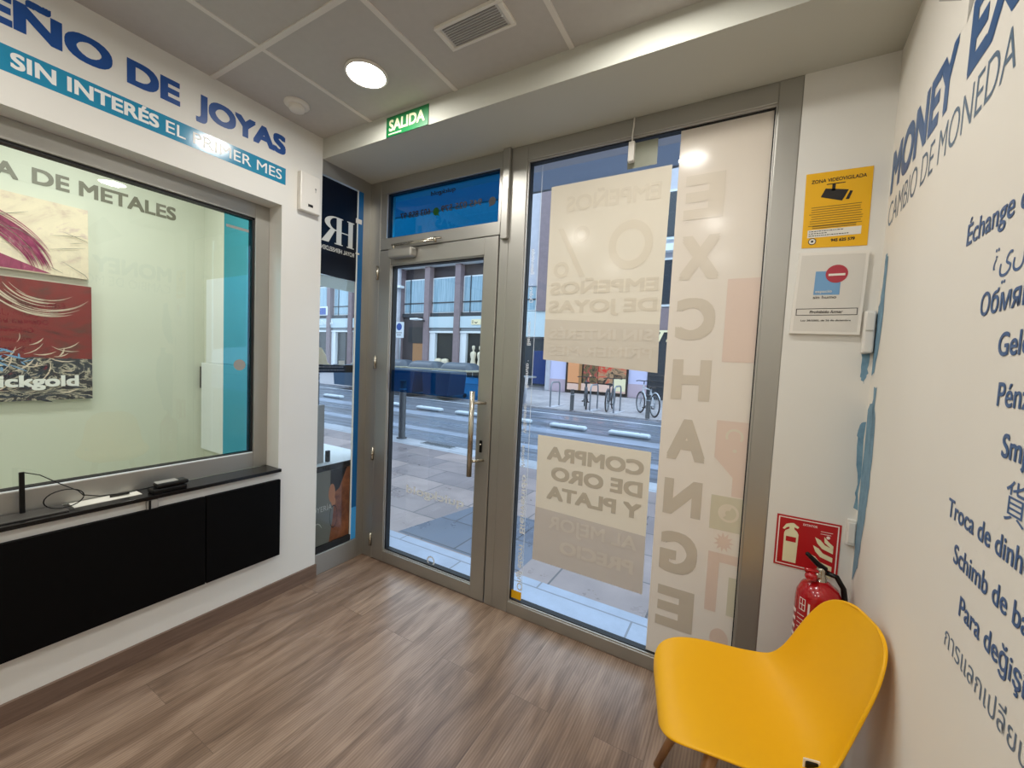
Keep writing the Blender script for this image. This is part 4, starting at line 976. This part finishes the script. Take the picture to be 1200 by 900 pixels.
# bicycles
def bicycle(loc, rz, fm, label):
    t = thing('bicycle', label, 'bicycle', loc, rotz=rz, group='bicycles parked across the road')
    for sx in (-.52, .52):
        bm = bmn(); n = 26
        for rr, tr_ in ((.315, .022),):
            tube(bm, [(sx + rr * math.cos(2 * PI * i / n), 0, .335 + rr * math.sin(2 * PI * i / n)) for i in range(n + 1)], tr_, seg=8, caps=False)
        wh = obj('wheel', bm, 'tyre', t, True)
        bm = bmn()
        for i in range(9): a = PI * i / 9; tube(bm, [(sx - .30 * math.cos(a), 0, .335 - .30 * math.sin(a)), (sx + .30 * math.cos(a), 0, .335 + .30 * math.sin(a))], .004, seg=4)
        tube(bm, [(sx + .285 * math.cos(2 * PI * i / n), 0, .335 + .285 * math.sin(2 * PI * i / n)) for i in range(n + 1)], .010, seg=6, caps=False)
        obj('spokes', bm, 'galv', wh)
    bm = bmn()
    for a, b in (((-.52, 0, .335), (-.08, 0, .30)), ((-.08, 0, .30), (-.22, 0, .82)), ((-.22, 0, .76), (.36, 0, .80)), ((-.08, 0, .30), (.38, 0, .72)), ((-.52, 0, .335), (-.20, 0, .72)), ((.34, 0, .90), (.52, 0, .335))): tube(bm, [a, b], .02, seg=8)
    obj('frame', bm, fm, t, True)
    bm = tube(bmn(), [(.34, 0, .88), (.33, 0, 1.0)], .016, seg=8); tube(bm, [(.22, -.29, 1.0), (.32, -.18, 1.01), (.34, 0, 1.0), (.32, .18, 1.01), (.22, .29, 1.0)], .014, seg=8); obj('handlebar', bm, 'tyre', t, True)
    bm = bmn(); poly(bm, Frame((0, 0, .86), (1, 0, 0), (0, 1, 0)), [(-.36, -.08), (-.30, -.09), (-.08, -.02), (-.06, .0), (-.08, .02), (-.30, .09), (-.36, .08)], .0, .05); obj('saddle', bm, 'tyre', t)
    for s_ in (-1, 1):
        bm = tube(bmn(), [(-.08, .06 * s_, .30), (-.08 + .12 * s_, .07 * s_, .22)], .012, seg=6); box(bm, -.12 + .12 * s_, -.04 + .12 * s_, .08 * s_ - .04, .08 * s_ + .04, .20, .23); obj('pedal', bm, 'tyre', t)
    bm = tube(bmn(), [(-.52 + .37 * math.cos(a), 0, .335 + .37 * math.sin(a)) for a in [.2 + 2.4 * i / 10 for i in range(11)]], .016, seg=6); obj('mudguard', bm, fm, t, True)
bicycle((-2.16, 10.72, ZP + .02), math.radians(112), 'bike_frame', 'dark bicycle seen end on, leftmost of the three bicycles')
bicycle((-1.35, 10.75, ZP + .02), math.radians(96), 'bike_frame', 'dark bicycle in the middle, in front of the red shop display')
bicycle((-.16, 10.50, ZP + .02), math.radians(124), 'bike_white', 'pale bicycle seen from the side at the right end of the rack')
def rack(x, y, label):
    t = thing('bicycle_rack', label, 'bicycle rack', (x, y, ZP + .02), group='steel hoop racks for bicycles')
    h = .80; pts = [(x, y - .36, ZP + .02), (x, y - .36, h - .15)] + [(x, y - .22 - .14 * math.cos(a), h - .15 + .14 * math.sin(a)) for a in (.5, 1.0, 1.57)] + [(x, y + .22 + .14 * math.sin(a), h - .15 + .14 * math.cos(a)) for a in (0, .57, 1.07, 1.57)] + [(x, y + .36, ZP + .02)]
    obj('hoop', T(pts, .024, seg=10), 'galv', t, True)
    obj('base_plate', B(x - .12, x + .12, y - .48, y + .48, ZP + .02, ZP + .035), 'stone_pale', t)
rack(-3.02, 10.2, 'steel hoop rack standing empty right of the dark bin')
rack(-1.74, 10.3, 'steel hoop rack between the two end on bicycles')
rack(-1.02, 10.35, 'steel hoop rack left of the pale bicycle')
t = thing('road_sign', 'white road sign with a blue disc on a pole across the road', 'road sign', (-11.88, 12, 0))
obj('pole', T([(-11.88, 12.02, -.01), (-11.88, 12.02, 3.0)], .035, seg=10), 'galv', t, True)
obj('plate', B(-12.20, -11.62, 11.965, 11.985, 2.24, 2.98, .005), 'white_trim', t)
bm = poly(bmn(), fy(11.963), ell(-11.91, 2.76, .17)); obj('disc', bm, 'sign_blue', t)
bm = bmn(); rect(bm, fy(11.962), -12.1, -11.72, 2.46, 2.50); rect(bm, fy(11.962), -12.05, -11.77, 2.36, 2.40); obj('print_line', bm, 'plastic_g', t)

# ------------------------------------------------------------------ buildings across the street
YF = 16.6
b = thing('shop_building', 'mauve stone building with curtained windows above shops across the road', 'building', (-16, YF, 0))
obj('wall', B(-45, -8.35, YF + .35, YF + 8, -.1, 10.5), 'stone_brown', b)
pil = [-14.42 + 2.28 * k for k in range(-10, 3)]
for k, x in enumerate(pil): obj('pilaster', B(x - .19, x + .19, YF - .05, YF + .4, 0, 6.75), 'stone_mauve', b)
for x0, x1 in zip(pil, pil[1:]):
    a, c = x0 + .22, x1 - .22
    wn = obj('window', B(a, c, YF + .25, YF + .36, 4.03, 6.12), 'white_trim', b)
    obj('pane', B(a + .08, c - .08, YF + .235, YF + .26, 4.1, 6.05), 'win', wn)
    bm = B(a, c, YF + .20, YF + .26, 4.62, 4.68); box(bm, a + .5, a + .55, YF + .2, YF + .26, 4.05, 6.1) if int(x0 * 10) % 2 else None
    obj('glazing_bar', bm, 'mullion', wn)
    obj('sill', B(a, c, YF + .1, YF + .36, 3.80, 4.03), 'mullion', b)
    if -16.9 < x0 < -16.5:
        dp = obj('entrance', B(a, c, YF + .2, YF + .36, 0, 3.8), 'stone_brown', b)
        obj('door', B(a + .9, c - .05, YF + .15, YF + .22, 0, 2.2), 'wood_leg', dp)
        obj('fanlight', B(a + .5, c - .02, YF + .15, YF + .22, 2.25, 3.2), 'shop_in', dp)
    else:
        obj('fascia', B(a, c, YF + .02, YF + .36, 3.16, 3.80), 'fascia', b)
        obj('lower_fascia', B(a, c, YF + .1, YF + .36, 2.96, 3.16), 'fascia_grey', b)
        sw = obj('shop_window', B(a, c, YF + .30, YF + .36, .1, 2.96), 'shop_in', b)
        bm = B(a, c, YF + .05, YF + .36, 2.86, 2.96); box(bm, a, a + .42, YF + .1, YF + .36, .1, 2.86); box(bm, c - .05, c, YF + .1, YF + .36, .1, 2.86); box(bm, a, c, YF + .1, YF + .36, 0, .35)
        obj('window_surround', bm, 'white_trim', sw)
bm = B(-45, -8.35, YF - .25, YF + .4, 6.78, 7.05, .05); obj('cornice', bm, 'white_trim', b)
obj('upper_wall', B(-45, -8.35, YF + .05, YF + .4, 7.05, 10.6), 'stone_mauve', b)
obj('drainpipe', T([(-16.75, YF - .15, 0), (-16.75, YF - .15, 6.8)], .26, seg=14), 'stone_pale', b, True)
bm = B(-17.1, -16.3, YF - .5, YF - .1, 6.8, 7.35, .03); box(bm, -17.2, -16.2, YF - .45, YF - .1, 5.55, 5.68); obj('pipe_head', bm, 'white_trim', b)
sg = obj('shop_sign', B(-11.1, -10.45, YF - .01, YF + .02, 3.32, 3.62), 'cream_card', b)
bm = poly(bmn(), fy(YF - .012), [(-10.9, 3.50), (-10.78, 3.44), (-10.66, 3.50), (-10.72, 3.40), (-10.84, 3.40)]); rframe(bm, fy(YF - .012), -11.05, -10.95, 3.40, 3.55, .02); obj('sign_mark', bm, 'ink', sg)
sg = obj('wall_lamp', B(-15.1, -14.5, YF - .7, YF - .2, 3.56, 3.66, .02), 'white_trim', b); obj('lamp_arm', B(-14.75, -14.5, YF - .3, YF, 3.50, 3.6), 'mullion', sg)
bm = text(bmn(), fy(YF + .0), 'LENOSA', -24.6, 3.36, .34, 1.6, .03, bold=.03); obj('lettering', bm, 'white_trim', b)
sg = obj('blue_sign', B(-24.9, -23.6, YF - .06, YF, 4.02, 4.65), 'white_trim', b); obj('sign_face', B(-24.8, -23.8, YF - .08, YF - .05, 4.08, 4.54), 'sign_blue', sg)
b = thing('lilac_building', 'pale building with a orange and red shop display across the road behind the bicycles', 'building', (-4, YF, 0))
obj('wall', B(-8.35, 14, YF + .35, YF + 8, -.1, 10.6), 'stone_pale', b)
obj('stone_pier', B(-7.75, -7.12, YF + .1, YF + .36, 5.3, 10.5), 'stone_pale', b); obj('mauve_pier', B(-7.1, -6.5, YF, YF + .36, 4.0, 10.5), 'stone_mauve', b)
obj('upper_panel', B(-8.3, -6.5, YF + .08, YF + .36, 2.7, 4.0), 'fascia', b)
wn = obj('window', B(-8.3, -7.15, YF + .2, YF + .36, 4.05, 6.9), 'white_trim', b); obj('pane', B(-8.2, -7.2, YF + .18, YF + .22, 4.1, 6.85), 'win', wn); obj('glazing_bar', B(-8.3, -7.15, YF + .15, YF + .2, 4.6, 4.66), 'mullion', wn)
wn = obj('dark_shop', B(-8.3, -6.45, YF + .2, YF + .36, .2, 2.62), 'win_dark', b); obj('blue_display', B(-7.2, -6.5, YF + .17, YF + .21, .3, 2.0), 'shop_blue', wn); obj('door_jamb', B(-6.45, -6.2, YF + .1, YF + .36, 0, 2.7), 'stone_pale', b)
obj('plaster', B(-6.2, -1.45, YF + .15, YF + .36, .62, 5.0), 'lilac', b); obj('plinth', B(-6.2, -1.45, YF + .12, YF + .36, 0, .62), 'lilac_low', b)
obj('base_line', B(-6.2, -1.45, YF + .06, YF + .36, -.12, -.02), 'mullion', b)
sw = obj('display_window', B(-5.32, -2.28, YF + .05, YF + .36, .02, 2.9), 'ink', b)  # display built from flat coloured panels
obj('display_floor', B(-5.2, -2.36, YF + .01, YF + .06, .15, .50), 'peach', sw)
obj('orange_panel', B(-5.2, -4.62, YF + .01, YF + .06, .46, 2.8), 'orange', sw); obj('orange_bar', B(-4.62, -4.48, YF, YF + .06, .15, 2.8), 'wood_leg', sw)
obj('mixed_poster', B(-4.40, -3.68, YF + .01, YF + .06, .50, 2.8), 'poster_mix', sw); obj('red_poster', B(-3.66, -2.62, YF + .01, YF + .06, .56, 2.8), 'poster_red', sw)
obj('cream_sign', B(-2.95, -2.36, YF - .01, YF + .03, .24, .82), 'cream_card', sw); obj('striped_card', B(-2.62, -2.36, YF + .0, YF + .05, .85, 2.8), 'poster_red', sw)
dk = obj('dark_shop', B(-1.42, 14, YF + .1, YF + .36, 0, 3.0), 'win_dark', b)
bm = bmn()
for z in (.55, .8, 1.05): box(bm, -1.4, 2.5, YF + .07, YF + .12, z, z + .06)
obj('grille', bm, 'mullion', dk)
obj('mauve_band', B(-1.42, 14, YF + .05, YF + .36, 3.0, 4.0), 'stone_mauve', b)
bm = text(bmn(), fy(YF + .04), 'Ti', -1.2, 2.55, .5, .75, .02, bold=.02, shear=.3); obj('script_sign', bm, 'cream_card', b)
for z in (4.1, 7.0):
    for x in (-1.3, 1.2, 3.7):
        wn = obj('window', B(x, x + 1.9, YF + .2, YF + .36, z, z + 2.1), 'white_trim', b); obj('pane', B(x + .1, x + 1.8, YF + .17, YF + .22, z + .1, z + 2.0), 'win_dark', wn)
obj('cornice', B(-6.4, 14, YF - .05, YF + .36, 6.45, 6.75), 'white_trim', b)
for x, lab in ((-10.95, 'left of the two cream mannequins in the shop window across the road'), (-10.48, 'right of the two cream mannequins in the shop window across the road')):
    X = Matrix.Translation((x, YF + .1, .40))
    t = thing('mannequin', lab, 'mannequin', (x, YF + .1, .35), group='shop window mannequins')
    obj('torso', lathe(bmn(), [(0, .55), (.14, .58), (.17, .75), (.12, .98), (.18, 1.25), (.15, 1.38), (.05, 1.44), (.05, 1.52), (.09, 1.60), (.08, 1.74), (0, 1.78)], 18, X), 'mannequin', t, True)
    obj('stand', lathe(bmn(), [(0, -.05), (.16, -.05), (.16, -.03), (.02, -.02), (.02, .56), (0, .56)], 14, X), 'galv', t, True)
for x, lab in ((-13.45, 'left of the two round beige cushions in the shop window across the road'), (-12.95, 'right of the two round beige cushions in the shop window across the road')):
    t = thing('display_cushion', lab, 'cushion', (x, YF + .1, .35), group='shop window cushions')
    obj('cushion', lathe(bmn(), [(0, .72), (.2, .74), (.25, .86), (.18, .98), (0, 1.02)], 18, Matrix.Translation((x, YF + .1, .35))), 'mannequin', t, True)
    obj('pedestal', B(x - .15, x + .15, YF + .0, YF + .2, .35, 1.07), 'white_trim', t)

# our own building outside: wall above and beside the shop, canopy over the window
bm = bmn(); box(bm, -40, -1.4, .0, .3, -.1, 12); box(bm, 2.85, 20, .0, .3, -.1, 12); box(bm, -1.4, 2.85, .1, .3, SO, 12)
struct('wall_outside', bm, 'stone_pale')
struct('wall_roof', B(-1.5, 3.1, YB - .2, .1, H + .15, H + .4), 'stone_pale')
struct('wall_vitrine', B(-1.4, -.62, YE, .02, -.1, H + .1), 'office')
struct('beam_vitrine', B(-1.4, -.055, YE, .1, SO, H + .15), 'soffit')
t = thing('canopy', 'slate coloured fabric canopy outside over the top of the shop window', 'canopy', (1.0, .32, 2.44))
obj('valance', B(-1.3, 2.85, .448, .452, 2.505, 2.85), 'awning', t)
bm = bmn(); poly(bm, Frame((0, 0, 0), (1, 0, 0), (0, 1, 0)), [(-1.3, .30), (2.85, .30), (2.85, .452), (-1.3, .452)], 2.85, .004)
obj('canopy_top', bm, 'awning', t)
obj('lower_rail', B(-1.3, 2.85, .445, .455, 2.498, 2.506), 'alu_pale', t)
